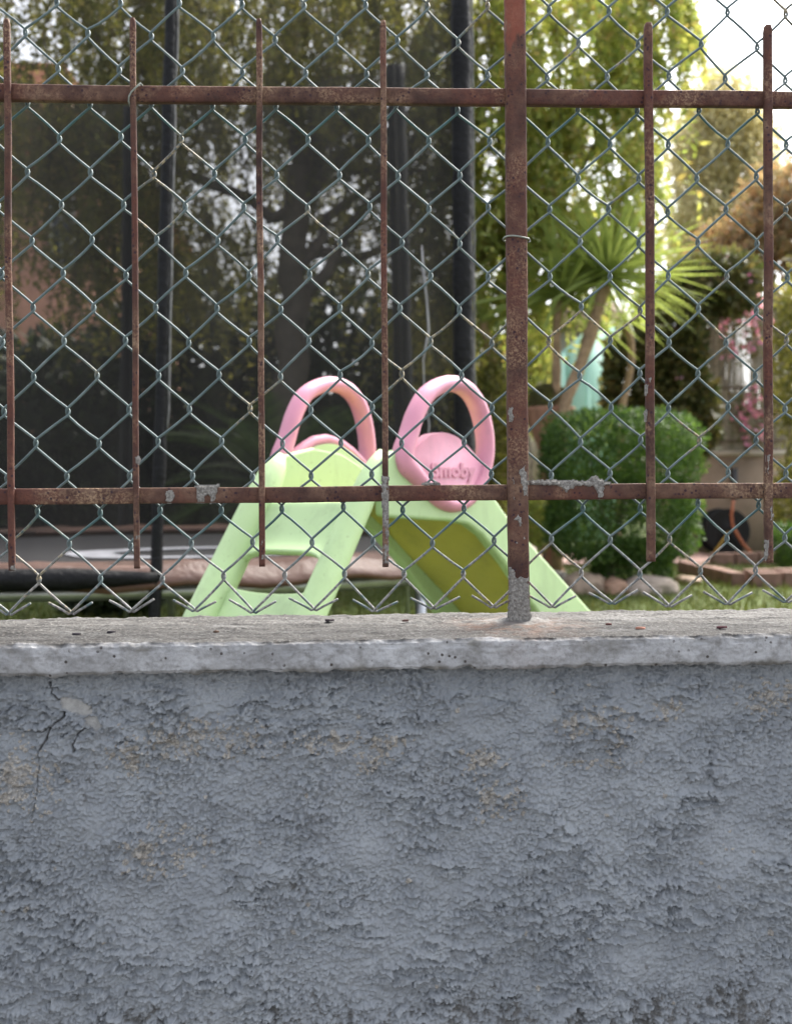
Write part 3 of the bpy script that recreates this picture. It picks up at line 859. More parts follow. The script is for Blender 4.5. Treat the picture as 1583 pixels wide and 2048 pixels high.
for w, outer in ((0.004, -1), (WID - 0.004, 1)):
    root_h = None
    P = [sl(a - (0.008 if outer < 0 else 0.0), b + (0.020 * smoothstep(0.0, 0.12, b) if outer < 0 else 0.0), w + outer * 0.004) for a, b in EG]
    hh_e = np.array([q[1] for q in EG]); ss_e = np.array([q[0] for q in EG])
    ra = 0.0185 + 0.016 * smoothstep(0.06, -0.06, hh_e) * smoothstep(0.10, -0.02, ss_e)
    m = MB().loop_tube(P, ra, 0.0235, 18, tuple(SB))
    # tenon where the loop grips the ladder rail
    h = m.build('handle', M['pink'], slide, True)
    # disc: everything of the egg below an arch
    def arch(x): return float(np.interp(x, ARCH[:, 0], ARCH[:, 1]))
    inner = [(a, min(b, arch(a))) for a, b in EG]
    inner = [(a, b) for a, b in inner]
    pl = []
    for q in inner:
        if not pl or math.hypot(q[0] - pl[-1][0], q[1] - pl[-1][1]) > 0.004: pl.append(q)
    if outer > 0:
        o = MB().prism(pl, lambda a, b, d: sl(a, b, d), w - 0.012, w + 0.014).build('disc', M['pink'], h)
        bm = bmesh.new(); bm.from_mesh(o.data); bmesh.ops.dissolve_limit(bm, angle_limit=0.02, verts=bm.verts, edges=bm.edges); bm.to_mesh(o.data); bm.free()
        bevel(o, 0.006, 3)
        # raised maker's lettering on the disc
        cu = bpy.data.curves.new('lettering', 'FONT')
        cu.body = 'Smoby'; cu.size = 0.047; cu.extrude = 0.0014; cu.bevel_depth = 0.0010; cu.offset = 0.0013; cu.align_x = 'CENTER'
        cu.space_character = 1.02
        tmp = bpy.data.objects.new('tmp', cu); COL.objects.link(tmp)
        bpy.context.view_layer.update()
        me = bpy.data.meshes.new_from_object(tmp.evaluated_get(bpy.context.evaluated_depsgraph_get()))
        bpy.data.objects.remove(tmp)
        co = np.array([v.co for v in me.vertices])
        bs_, bh_ = px_to_sh(899, 953, WID)
        base = sl(bs_, bh_, w + 0.0145)
        wv = base + co[:, :1] * 1.28 * SA + co[:, 1:2] * np.array([0, 0, 1.0]) * 0.92 + co[:, 2:] * SB
        wv = wv - np.array(world_loc(h))
        for v, q in zip(me.vertices, wv): v.co = q
        me.materials.clear(); me.materials.append(M['pink'])
        link(bpy.data.objects.new('lettering', me), h)
    else:
        # inner face of the far handle: the green panel with a pink lip along the arch
        o = MB().prism([(a, b - 0.014) for a, b in pl], lambda a, b, d: sl(a, b, d), w - 0.004, w + 0.024).build('infill', M['mint'], h)
        bm = bmesh.new(); bm.from_mesh(o.data); bmesh.ops.dissolve_limit(bm, angle_limit=0.02, verts=bm.verts, edges=bm.edges); bm.to_mesh(o.data); bm.free()
        bevel(o, 0.006, 3)
        lip = [sl(x, arch(x) - 0.004, w + 0.006) for x in np.linspace(ARCH[0, 0], ARCH[-1, 0], 28)]
        MB().tube(lip, 0.013, 12, True).build('lip', M['pink'], h, True)

# ================================================================== TRAMPOLINE
TC = level(-1.2, 0, 5.40); TR_ = 1.75; TZ = EYE - 0.228
tramp = thing('trampoline', 'round black trampoline with faded pink padding and dark safety net', 'trampoline', (TC[0], TC[1], GARDEN))
def circ(r, z, n=96, a0=0.0, a1=2 * math.pi, closed=True):
    return np.array([(TC[0] + r * math.cos(a), TC[1] + r * math.sin(a), z) for a in np.linspace(a0, a1, n, endpoint=not closed)])
M['black_tube'] = simple('black_foam_tube', (0.006, 0.006, 0.007), 0.6, 0.3, 20, 0.9, 45, spec=0.22)
M['steel'] = simple('galvanised_steel', (0.42, 0.43, 0.45), 0.38, 0.15, 20, metal=0.8)
M['mat'] = simple('woven_black_mat', (0.012, 0.012, 0.015), 0.75, 0.2, 30)
M['ghost'] = simple('worn_white_print', (0.38, 0.39, 0.43), 0.7, 0.35, 14)
t = NT('faded_pink_vinyl_pad')
n = t.noise(3, 5, 0.6); n2 = t.noise(10, 4, 0.6)
col = t.ramp(n, [(0.3, (0.085, 0.040, 0.026)), (0.55, (0.125, 0.065, 0.046)), (0.75, (0.165, 0.108, 0.096))])
M['pad'] = t.done(col, 0.5, t.bump(n2, 0.5, 0.03), 0.4)
# frame ring, mat, pad
MB().loop_tube(circ(TR_ - 0.04, TZ - 0.075), 0.02, 0.024, 10, (0, 0, 1)).build('frame_ring', M['steel'], tramp, True)
na, nr = 96, 18
a = np.linspace(0, 2 * np.pi, na, endpoint=False)
def disc(name, r0, r1, zf, mat, thick=0.01, nr=6):
    rr = np.linspace(r0, r1, nr)
    A_, R_ = np.meshgrid(a, rr)
    top_ = np.stack([TC[0] + R_ * np.cos(A_), TC[1] + R_ * np.sin(A_), zf(A_, R_)], -1).reshape(-1, 3)
    k = np.arange(na); k2 = (k + 1) % na
    q = np.concatenate([np.stack([j * na + k, (j + 1) * na + k, (j + 1) * na + k2, j * na + k2], -1) for j in range(nr - 1)])
    c = len(top_)
    e = np.concatenate([np.stack([j + k2, j + k, j + k + c, j + k2 + c], -1) * 1 if j == 0 else np.stack([j + k, j + k2, j + k2 + c, j + k + c], -1) for j in (0, (nr - 1) * na)])
    return np_mesh(name, np.concatenate([top_, top_ - [0, 0, thick]]), np.concatenate([q[:, ::-1] * 1, q + c, e]), mat, tramp, True)
disc('jumping_mat', 0.02, TR_ - 0.28, lambda A_, R_: TZ + 0.0 + 0.015 * np.sin(A_) * R_ / TR_ - 0.03 * (1 - (R_ / TR_) ** 2), M['mat'])
disc('edge_pad', TR_ - 0.30, TR_ + 0.07, lambda A_, R_: TZ + 0.012 * np.sin((R_ - TR_ + 0.3) / 0.36 * np.pi) + 0.012 * np.sin(A_ * 23) * (R_ > TR_ - 0.05) + 0.02 + 0.015 * np.sin(A_) - 0.042 * smoothstep(TR_ + 0.0, TR_ + 0.07, R_), M['pad'], 0.022, 14)
# worn ring print on the mat
gc = level(-0.83, 0, 5.25)
P = []
for ang_ in np.linspace(0, 2 * np.pi, 60, endpoint=False): P.append((math.cos(ang_), math.sin(ang_)))
m = MB()
v = []
for rr_ in (0.30, 0.46):
    for c_, s_ in P: v.append((gc[0] + rr_ * c_ * 1.35 * (1 + .05 * math.sin(5 * s_)), gc[1] + rr_ * s_, TZ + 0.002 + 0.015 * (gc[1] + rr_ * s_ - TC[1]) / TR_ - 0.03 * (1 - (((gc[0] + rr_ * c_ * 1.35 - TC[0]) ** 2 + (gc[1] + rr_ * s_ - TC[1]) ** 2) / TR_ ** 2)) + 0.004))
k = np.arange(60); m.add(v, np.stack([k, k + 60, (k + 1) % 60 + 60, (k + 1) % 60], -1))
m.build('mat_print', M['ghost'], tramp, True)
# poles: (photo column at eye level, on the rim near or far, top height, lean at the top)
def rim_at(u, far):
    g = (u - 791.5) / FPX
    lx, lz = -1.2, 5.40
    A2 = 1 + g * g; B2 = -2 * (g * lx + lz); C2 = lx * lx + lz * lz - TR_ ** 2
    zz = (-B2 + (1 if far else -1) * math.sqrt(B2 * B2 - 4 * A2 * C2)) / (2 * A2)
    return level(g * zz, 0, zz)
M['hem'] = simple('pale_grey_hem', (0.15, 0.15, 0.15), 0.8, 0.5, 30)
poles = []
for u, far, top_, lean, fr_ in ((309, False, 2.15, 0.09, 0.019), (906, False, 1.80, 0.0, 0.037), (800, True, 2.36, -0.04, 0.052), (250, True, 2.30, 0.06, 0.040)):
    b = rim_at(u, far); out = (b - np.array([TC[0], TC[1], b[2]])); out /= np.linalg.norm(out)
    b = b + out * 0.05
    ztop = EYE + top_
    L_ = np.array([lean, 0, 0])
    pole = MB().tube([[*b[:2], GARDEN + 0.0], [*b[:2], TZ - 0.06], [*(b + L_ * 0.02)[:2], TZ + 0.05], [*(b + L_)[:2], ztop - 0.01]], 0.010, 12).build('pole', M['steel'], tramp, True)
    zz = np.linspace(TZ - 0.26, ztop, 40)
    j = np.random.default_rng(int(u))
    pts = [b + L_ * (z_ - TZ) / (ztop - TZ) + np.array([j.normal(0, .0010), j.normal(0, .0010), 0]) for z_ in zz]
    for q_, z_ in zip(pts, zz): q_[2] = z_
    MB().tube(pts, fr_ * (1 + 0.05 * j.normal(0, 1, 40)), 12).build('foam_sleeve', M['black_tube'], pole, True)
    if not far:
        hem = [q_ + RH * (fr_ + 0.003) for q_ in pts if q_[2] > TZ + 0.35]
        MB().tube(np.array(hem) + j.normal(0, .0012, (len(hem), 3)), 0.0035, 5).build('net_hem', M['hem'], pole, True)
    poles.append((b, L_, ztop))
# legs with foot bars
for k in range(4):
    aa = -1.95 + k * 1.15 if k < 3 else 1.6
    c = np.array([TC[0] + TR_ * math.cos(aa), TC[1] + TR_ * math.sin(aa), 0])
    MB().tube([[*c[:2], TZ - 0.04], [*c[:2], GARDEN + 0.02]], 0.02, 10).build('leg', M['steel'], tramp, True)
# a foam-wrapped spare tube lying along the near rim
pts = circ(TR_ + 0.10, TZ - 0.022, 40, -2.25, -1.36, False)
MB().tube(pts, np.interp(np.linspace(0, 1, 40), [0, 0.85, 1], [0.034, 0.034, 0.016]), 12).build('rim_tube', M['black_tube'], tramp, True)
# safety net: fabric hung between the pole tops
t = NT('dark_net_fabric')
sheen = t.ramp(t.noise(4, 4, 0.6, stretch=(1, 1, 0.25)), [(0.3, (0.017, 0.016, 0.015)), (0.7, (0.031, 0.029, 0.027))])
t.done(sheen, 0.8, None, 0.2)
tr = t.n('BsdfTransparent'); mx = t.n('MixShader')
weave = t.ramp(t.noise(2.2, 5, 0.6, stretch=(2.0, 2.0, 0.35)), [(0.3, 0.40), (0.7, 0.54)])
t.l(weave, mx.inputs[0]); t.l(tr.outputs[0], mx.inputs[1]); t.l(t.b.outputs[0], mx.inputs[2]); t.l(mx.outputs[0], t.out.inputs[0])
M['net'] = t.m
m = MB()
ring_ = [poles[1], poles[2], poles[3], None, None, poles[0]]
angs = [math.atan2(p[0][1] - TC[1], p[0][0] - TC[0]) for p in (poles[1], poles[2], poles[3])]
P1a = math.atan2(poles[0][0][1] - TC[1], poles[0][0][0] - TC[0])
corners = [(poles[0][0], poles[0][2], poles[0][1]), (poles[1][0], poles[1][2], poles[1][1]), (poles[2][0], poles[2][2], poles[2][1]), (poles[3][0], poles[3][2], poles[3][1]),
           (circ(TR_, 0, 1, math.pi * 0.98)[0], EYE + 2.2, np.zeros(3)), (circ(TR_, 0, 1, math.pi * 1.28)[0], EYE + 2.2, np.zeros(3))]
for k in range(6):
    (b0, t0, l0), (b1, t1, l1) = corners[k], corners[(k + 1) % 6]
    nu, nv = 26, 26
    v = []
    for i_ in range(nu + 1):
        f = i_ / nu
        for j_ in range(nv + 1):
            g = j_ / nv
            p = (b0 + l0 * g) * (1 - f) + (b1 + l1 * g) * f
            sag = 4 * f * (1 - f)
            zt_ = t0 * (1 - f) + t1 * f - 0.05 * sag
            c = np.array([TC[0], TC[1], 0]) - p; c[2] = 0
            p = p + c * (0.02 + 0.035 * sag * g + 0.006 * math.sin(f * 31 + g * 3))
            p[2] = (TZ + 0.01) * (1 - g) + zt_ * g
            v.append(p)
    i2 = np.arange(nu)[:, None] * (nv + 1) + np.arange(nv)[None]
    m.add(v, np.stack([i2, i2 + nv + 1, i2 + nv + 2, i2 + 1], -1).reshape(-1, 4))
m.build('safety_net', M['net'], tramp, True)
# pale strip added for light showing through a gap in the net seam
pts = [at(u, v, 4.26) for u, v in ((843, 490), (846, 540), (853, 600), (857, 660), (846, 720), (848, 780), (858, 850), (852, 920))]
pp = np.array(pts); pp2 = pp + RH * 0.011 + FH * 0.004
rb = MB(); rb.tube(pp, [0.004, .012, .008, .012, .007, .006, .006, .005], 6, True, (1, 0.35)); rb.build('seam_light_strip', simple('grey_light_strip', (0.36, 0.36, 0.38), 0.6), tramp, True)

# ================================================================== VEGETATION BUILDERS
def leaves(name, pos, nrm_dir, length, width, mat, parent=None, bend=0.25, seed=0):
    """pos (N,3); nrm_dir (N,3) leaf axis; one folded rhombus (4 verts, 2 tris) per leaf"""
    r = np.random.default_rng(seed)
    n = len(pos)
    ax = nrm_dir / (np.linalg.norm(nrm_dir, axis=1)[:, None] + 1e-9)
    rv = r.normal(size=(n, 3)); side = np.cross(ax, rv); side /= np.linalg.norm(side, axis=1)[:, None] + 1e-9
    nn = np.cross(ax, side)
    L = np.broadcast_to(np.asarray(length, float), (n,))[:, None]; Wd = np.broadcast_to(np.asarray(width, float), (n,))[:, None]
    p0 = pos; p1 = pos + ax * L * 0.45 + side * Wd * 0.5 + nn * L * bend * 0.3
    p2 = pos + ax * L; p3 = pos + ax * L * 0.45 - side * Wd * 0.5 + nn * L * bend * 0.3
    v = np.stack([p0, p1, p2, p3], 1).reshape(-1, 3)
    i = np.arange(n)[:, None] * 4
    t_ = np.concatenate([i + [[0, 1, 2]], i + [[0, 2, 3]]])
    return np_mesh(name, v, t_, mat, parent)

def limb(m, a, b, r0, r1, seed, wob=0.12, n=10, droop=0.0, sides=8):
    r = np.random.default_rng(seed)
    a, b = np.array(a, float), np.array(b, float); L = np.linalg.norm(b - a)
    f = np.linspace(0, 1, n)
    off = np.cumsum(r.normal(0, 1, (n, 3)), 0); off -= off[0]; off -= f[:, None] * off[-1]
    p = a + f[:, None] * (b - a) + off * wob * L / n
    p[:, 2] += droop * L * 4 * f * (1 - f)
    m.tube(p, r0 + (r1 - r0) * f, sides)
    return p

M['bark_grey'] = simple('grey_brown_bark', (0.13, 0.105, 0.085), 0.9, 0.35, 14, 0.8, 30)
M['bark_tan'] = simple('tan_bark', (0.32, 0.215, 0.13), 0.9, 0.35, 20, 0.8, 40)
M['leaf_yellow'] = leaf_mat('yellow_green_leaves', [(0.19, 0.25, 0.06), (0.32, 0.37, 0.10), (0.47, 0.48, 0.14), (0.24, 0.33, 0.09), (0.44, 0.33, 0.13)], 0.55)
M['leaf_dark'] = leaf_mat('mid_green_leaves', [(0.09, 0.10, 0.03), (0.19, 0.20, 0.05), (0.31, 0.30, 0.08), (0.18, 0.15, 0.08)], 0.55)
M['leaf_hedge'] = leaf_mat('deep_green_leaves', [(0.028, 0.065, 0.014), (0.062, 0.125, 0.024), (0.125, 0.21, 0.045), (0.05, 0.10, 0.025)], 0.4)
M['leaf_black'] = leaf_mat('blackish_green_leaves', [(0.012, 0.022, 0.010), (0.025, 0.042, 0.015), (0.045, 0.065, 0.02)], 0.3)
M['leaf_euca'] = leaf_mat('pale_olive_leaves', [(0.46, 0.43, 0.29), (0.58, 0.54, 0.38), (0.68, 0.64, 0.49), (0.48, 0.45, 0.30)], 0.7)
M['leaf_rust'] = leaf_mat('russet_leaves', [(0.22, 0.13, 0.07), (0.36, 0.22, 0.13), (0.18, 0.17, 0.09), (0.46, 0.33, 0.22)], 0.5)
M['leaf_arch'] = leaf_mat('dull_green_leaves', [(0.045, 0.06, 0.022), (0.10, 0.115, 0.04), (0.14, 0.11, 0.05), (0.19, 0.19, 0.07)], 0.35)
M['petal'] = leaf_mat('magenta_bracts', [(0.72, 0.22, 0.48), (0.80, 0.36, 0.58), (0.82, 0.48, 0.62)], 0.5)
M['blade'] = leaf_mat('yucca_blades', [(0.15, 0.22, 0.05), (0.27, 0.35, 0.10), (0.45, 0.50, 0.20)], 0.5)

def weeping_tree(name, label, base, trunk_top, crown, n_str, leaf_m, seed, trunk_r=0.16, per=26, ll=(0.05, 0.09), group=None, hang=(0.5, 1.5), limbs=9):
    """crown: list of ellipsoids (centre, radii, weight); strands droop from points inside them"""
    r = np.random.default_rng(seed)
    root = thing(name, label, 'tree', tuple(base), group)
    tm = MB(); tp = limb(tm, base, trunk_top, trunk_r, trunk_r * 0.6, seed, 0.2, 14, 0, 12)
    tm.build('trunk', M['bark_grey'], root, True)
    bmb = MB()
    ends = []
    W_ = np.array([c[2] for c in crown], float); W_ /= W_.sum()
    for k in range(limbs):
        c, rad, _ = crown[r.choice(len(crown), p=W_)]
        e = np.array(c) + np.array(rad) * r.uniform(-0.6, 0.6, 3)
        p = limb(bmb, tp[-1 - r.integers(0, 5)], e, trunk_r * 0.35, 0.012, seed + 50 + k, 0.3, 12, 0.08, 7)
        ends.append(p)
    pos, ax = [], []
    for k in range(n_str):
        c, rad, _ = crown[r.choice(len(crown), p=W_)]
        d = r.normal(size=3); d /= np.linalg.norm(d)
        st = np.array(c) + d * np.array(rad) * r.uniform(0.25, 1.0) ** 0.5
        L = r.uniform(*hang)
        out = np.array([d[0], d[1], 0]) * 0.5 + r.normal(0, 0.25, 3)
        f = np.linspace(0, 1, per)
        path = st + np.outer(f * L * 0.45, out) + np.outer(-(f ** 1.3) * L, [0, 0, 1.0]) * r.uniform(0.5, 1.0)
        if k % 3 == 0: bmb.tube(path[::5], np.linspace(0.006, 0.002, len(path[::5])), 3, False)
        tg = np.gradient(path, axis=0); tg /= np.linalg.norm(tg, axis=1)[:, None] + 1e-9
        for s_ in (0, 1):
            pos.append(path + r.normal(0, 0.018, path.shape)); ax.append(tg * 0.6 + r.normal(0, 0.75, path.shape))
    bmb.build('branches', M['bark_grey'], root, True)
    pos = np.concatenate(pos); ax = np.concatenate(ax)
    n = len(pos)
    leaves('crown', pos, ax, r.uniform(ll[0], ll[1], n), r.uniform(ll[0], ll[1], n) * 0.36, leaf_m, root, 0.3, seed)
    return root

def shrub(name, label, cat, base, boxes, n, leaf_m, ll, seed, stems=5, group=None, shell=0.55, wr=0.5, flowers=None, power=4, stem_r=0.018, relief=0.12):
    """leaf-covered mass. boxes: list of (centre, radii) superellipsoids; leaves crowd towards the surface"""
    r = np.random.default_rng(seed)
    root = thing(name, label, cat, tuple(base), group)
    sm = MB()
    pos, ax = [], []
    vol = np.array([np.prod(b[1]) ** (2 / 3) for b in boxes]); vol /= vol.sum()
    for (c, rad), v in zip(boxes, vol):
        k = int(n * v)
        d = r.normal(size=(k, 3)); d /= np.linalg.norm(d, axis=1)[:, None]
        q = d / (np.sum(np.abs(d) ** power, 1) ** (1 / power))[:, None]
        lump = 1 + relief * (perlin(q[:, 0] * 3.1 + seed, q[:, 2] * 3.1 + q[:, 1] * 2.3, seed) * 1.6)
        f = 1 - np.abs(r.normal(0, 1, k)) * (1 - shell) * 0.5
        f = np.clip(f, 0.15, 1.06) * lump
        pos.append(np.array(c) + q * f[:, None] * np.array(rad)); ax.append(d * 0.8 + r.normal(0, 0.7, (k, 3)) + [0, 0, 0.25])
    for k in range(stems):
        c, rad = boxes[k % len(boxes)]
        b = np.array(base) + np.append(r.uniform(-0.35, 0.35, 2) * np.array(rad)[:2], 0)
        limb(sm, b, np.array(c) + np.array(rad) * r.uniform(-0.5, 0.5, 3), stem_r, stem_r * 0.4, seed + k, 0.25, 8, 0, 6)
    if stems: sm.build('stems', M['bark_grey'], root, True)
    pos = np.concatenate(pos); ax = np.concatenate(ax); k = len(pos)
    keep = pos[:, 2] > base[2]
    pos, ax = pos[keep], ax[keep]; k = len(pos)
    le = r.uniform(ll[0], ll[1], k)
    leaves('foliage', pos, ax, le, le * wr, leaf_m, root, 0.3, seed)
    if flowers:
        nf, fl = flowers
        pick = r.choice(k, nf)
        out = pos[pick] + r.normal(0, 0.03, (nf, 3)) - np.array([0, 0.05, 0])
        p3 = np.repeat(out, 3, 0) + r.normal(0, 0.012, (nf * 3, 3))
        tag(leaves('flowers', p3, r.normal(size=(nf * 3, 3)), fl, fl * 0.8, M['petal'], root, 0.3, seed + 5), kind='stuff')
    return root

# ================================================================== TREES
b = on_ground(560, 10.2)
def C_(u, v, y, ru, rv, ry, w=1.0):
    return (at(u, v, y), (ru * y / FPX, ry, rv * y / FPX), w)
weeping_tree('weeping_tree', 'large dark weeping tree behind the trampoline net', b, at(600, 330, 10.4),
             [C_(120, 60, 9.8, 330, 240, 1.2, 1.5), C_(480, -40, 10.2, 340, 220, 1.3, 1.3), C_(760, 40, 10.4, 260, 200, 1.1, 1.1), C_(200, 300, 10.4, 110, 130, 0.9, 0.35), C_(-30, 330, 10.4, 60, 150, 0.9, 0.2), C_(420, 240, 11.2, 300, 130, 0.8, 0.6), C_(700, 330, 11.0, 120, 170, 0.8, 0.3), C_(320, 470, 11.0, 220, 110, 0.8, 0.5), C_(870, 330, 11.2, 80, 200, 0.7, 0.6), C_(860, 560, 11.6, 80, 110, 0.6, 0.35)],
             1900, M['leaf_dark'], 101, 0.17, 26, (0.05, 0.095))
b2 = on_ground(985, 11.4)
weeping_tree('weeping_tree', 'yellow-green weeping tree with hanging sprays beside the rusty post', b2, at(1010, 420, 11.2),
             [C_(1080, 60, 10.4, 240, 190, 1.0, 1.5), C_(1010, 300, 10.8, 130, 190, 0.8, 0.8), C_(1180, 300, 10.6, 150, 190, 0.8, 1.0), C_(1290, 10, 10.4, 110, 130, 0.7, 0.55), C_(1010, 500, 11.2, 90, 130, 0.6, 0.35), C_(1090, 470, 11.0, 90, 110, 0.6, 0.45)],
             640, M['leaf_yellow'], 202, 0.085, 24, (0.065, 0.125), None, (0.35, 1.1), 10)
# loose spray reaching over to the sky
r = np.random.default_rng(5)
def far_tree(name, label, base, top, blobs, n, mat, ll, seed, tr=0.2):
    root = thing(name, label, 'tree', tuple(base))
    m = MB(); tp = limb(m, base, top, tr, tr * 0.3, seed, 0.15, 12, 0, 9)
    m.build('trunk', M['bark_grey'], root, True)
    r = np.random.default_rng(seed); bm_ = MB(); pos, ax = [], []
    W_ = np.array([x[2] for x in blobs]); W_ = W_ / W_.sum()
    for (c, rad, w) in blobs:
        limb(bm_, tp[r.integers(5, 11)], c, tr * 0.3, 0.02, seed + int(c[0] * 10) % 97, 0.2, 8, 0, 6)
    nc = n // 40
    for k in range(nc):
        c, rad, _ = blobs[r.choice(len(blobs), p=W_)]
        d = r.normal(size=3); d /= np.linalg.norm(d)
        cc = np.array(c) + d * np.array(rad) * r.uniform(0, 1) ** 0.4
        pos.append(cc + r.normal(0, 1, (40, 3)) * np.array([0.22, 0.22, 0.3]) * tr * 4)
        ax.append(r.normal(0, 0.6, (40, 3)) + [0, 0, -0.6])
    bm_.build('branches', M['bark_grey'], root, True)
    pos = np.concatenate(pos); ax = np.concatenate(ax); k = len(pos)
    le = r.uniform(ll[0], ll[1], k)
    leaves('crown', pos, ax, le, le * 0.4, mat, root, 0.3, seed)
    return root
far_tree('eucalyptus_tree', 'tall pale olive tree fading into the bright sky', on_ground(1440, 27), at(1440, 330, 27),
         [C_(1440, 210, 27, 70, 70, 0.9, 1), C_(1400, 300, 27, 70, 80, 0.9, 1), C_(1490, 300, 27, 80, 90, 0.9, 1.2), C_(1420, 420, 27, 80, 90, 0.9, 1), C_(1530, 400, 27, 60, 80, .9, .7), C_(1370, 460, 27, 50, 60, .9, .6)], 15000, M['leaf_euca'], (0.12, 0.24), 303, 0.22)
far_tree('russet_tree', 'orange-brown leaved tree by the right-hand edge', on_ground(1560, 19), at(1540, 500, 19),
         [C_(1560, 400, 19, 70, 70, 0.8, 1), C_(1500, 480, 19, 70, 70, 0.8, 1), C_(1600, 500, 19, 70, 90, 0.8, 1), C_(1430, 520, 19.5, 50, 50, 0.6, .6)], 9000, M['leaf_rust'], (0.09, 0.17), 404, 0.14)

# far wooded backdrop that closes the horizon
r = np.random.default_rng(77)
N = 26000
fx = r.uniform(-17, 19, N)
hmax = 3.4 + 1.6 * fbm(fx, np.zeros(N), 3.2, 4, 9)
fz = GARDEN + hmax * r.random(N) ** 0.75
pos = np.stack([fx, 33 + r.normal(0, 0.9, N), fz], -1)
le = r.uniform(0.25, 0.5, N)
tag(leaves('far_woods', pos, r.normal(0, 0.6, (N, 3)) + [0, 0, -0.3], le, le * 0.55, leaf_mat('far_foliage', [(0.05, 0.065, 0.02), (0.10, 0.12, 0.035), (0.17, 0.17, 0.06)], 0.35)), 'band of far trees along the horizon behind the garden', None, None, 'stuff')

# dark shrubbery behind the trampoline
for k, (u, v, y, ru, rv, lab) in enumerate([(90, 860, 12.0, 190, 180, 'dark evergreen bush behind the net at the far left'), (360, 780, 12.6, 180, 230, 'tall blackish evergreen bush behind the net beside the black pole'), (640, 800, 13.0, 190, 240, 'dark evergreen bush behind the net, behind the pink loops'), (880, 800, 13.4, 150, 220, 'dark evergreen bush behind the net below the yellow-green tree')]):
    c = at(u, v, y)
    shrub('evergreen_bush', lab, 'bush', on_ground(u, y), [(c, (ru * y / FPX, 0.7, rv * y / FPX)), (at(u, 1010, y), (ru * y / FPX * 0.9, 0.6, 120 * y / FPX))], 9000, M['leaf_black'], (0.10, 0.19), 500 + k, 5, 'dark bushes behind the trampoline', 0.5, 0.5, None, 2.6, 0.03, 0.3)

# clipped hedge bush
hb = on_ground(1235, 9.05)
shrub('clipped_bush', 'rounded clipped green bush with flat top in the garden', 'bush', hb,
      [(at(1238, 905, 9.05), (150 * 9.05 / FPX, 0.50, 82 * 9.05 / FPX)), (at(1240, 1035, 9.0), (142 * 9.05 / FPX, 0.48, 85 * 9.05 / FPX)), (at(1262, 1130, 8.95), (70 * 9.05 / FPX, 0.3, 48 * 9.05 / FPX))], 34000, M['leaf_hedge'], (0.022, 0.045), 601, 9, None, 0.72, 0.6, None, 4.5, 0.014, 0.10)

# bougainvillea on an arch, with its flowers
shrub('bougainvillea', 'dark arched climber with scattered magenta flowers behind the palm', 'climber', on_ground(1340, 13.0),
      [(at(1430, 570, 13.0), (88 * 13 / FPX, 0.45, 60 * 13 / FPX)), (at(1340, 700, 13.0), (70 * 13 / FPX, 0.4, 140 * 13 / FPX)), (at(1260, 770, 13.2), (48 * 13 / FPX, 0.3, 120 * 13 / FPX)), (at(1380, 830, 13.0), (50 * 13 / FPX, 0.35, 90 * 13 / FPX))], 15000, M['leaf_arch'], (0.07, 0.13), 701, 6, None, 0.55, 0.6, (70, 0.05), 2.6, 0.02, 0.25)
shrub('bougainvillea', 'pink-flowered climber hanging over the reed screen', 'climber', on_ground(1490, 13.75, EYE + 0.42),
      [(at(1480, 650, 13.75), (55 * 13.75 / FPX, 0.12, 80 * 13.75 / FPX)), (at(1500, 830, 13.75), (40 * 13.75 / FPX, 0.08, 70 * 13.75 / FPX))], 900, M['leaf_arch'], (0.04, 0.08), 711, 4, None, 0.4, 0.6, (110, 0.065), 2.2, 0.01, 0.3)
shrub('garden_shrub', 'loose green shrub with orange-red flowers at the right edge', 'shrub', on_ground(1580, 12.2),
      [(at(1590, 720, 12.2), (50 * 12.2 / FPX, 0.35, 190 * 12.2 / FPX)), (at(1585, 1010, 12.2), (40 * 12.2 / FPX, 0.3, 110 * 12.2 / FPX))], 5200, M['leaf_dark'], (0.04, 0.09), 721, 6, None, 0.4, 0.5, None, 2.2, 0.014, 0.3)
shrub('garden_shrub', 'low leafy shrub beside the brick step', 'shrub', on_ground(1570, 10.2),
      [(at(1572, 1090, 10.2), (36 * 10.2 / FPX, 0.2, 45 * 10.2 / FPX))], 1500, M['leaf_hedge'], (0.03, 0.06), 731, 4, None, 0.5, 0.5, None, 2.2, 0.008, 0.3)
shrub('garden_shrub', 'dark low shrub under the trampoline edge', 'shrub', on_ground(225, 7.6),
      [(at(230, 1195, 7.6), (95 * 7.6 / FPX, 0.3, 38 * 7.6 / FPX))], 3000, M['leaf_black'], (0.03, 0.07), 741, 5, None, 0.5, 0.5, None, 2.2, 0.01, 0.3)
shrub('garden_shrub', 'yellowish leafy shrub at the foot of the post', 'shrub', on_ground(1075, 9.8),
      [(at(1072, 1040, 9.8), (30 * 9.8 / FPX, 0.25, 60 * 9.8 / FPX))], 1600, M['leaf_yellow'], (0.03, 0.06), 751, 4, None, 0.45, 0.5, None, 2.2, 0.008, 0.3)
shrub('garden_shrub', 'bright yellow-green shrub left of the rusty post', 'shrub', on_ground(985, 10.6),
      [(at(985, 900, 10.6), (38 * 10.6 / FPX, 0.3, 190 * 10.6 / FPX))], 4200, M['leaf_dark'], (0.04, 0.08), 761, 4, None, 0.45, 0.5, None, 2.2, 0.012, 0.3)

shrub('garden_shrub', 'sunny yellow-green shrub behind the planted urn', 'shrub', on_ground(1072, 14.0),
      [(at(1072, 740, 14.0), (36 * 14 / FPX, 0.3, 130 * 14 / FPX))], 2600, M['leaf_yellow'], (0.05, 0.10), 771, 4, None, 0.45, 0.5, None, 2.2, 0.012, 0.3)
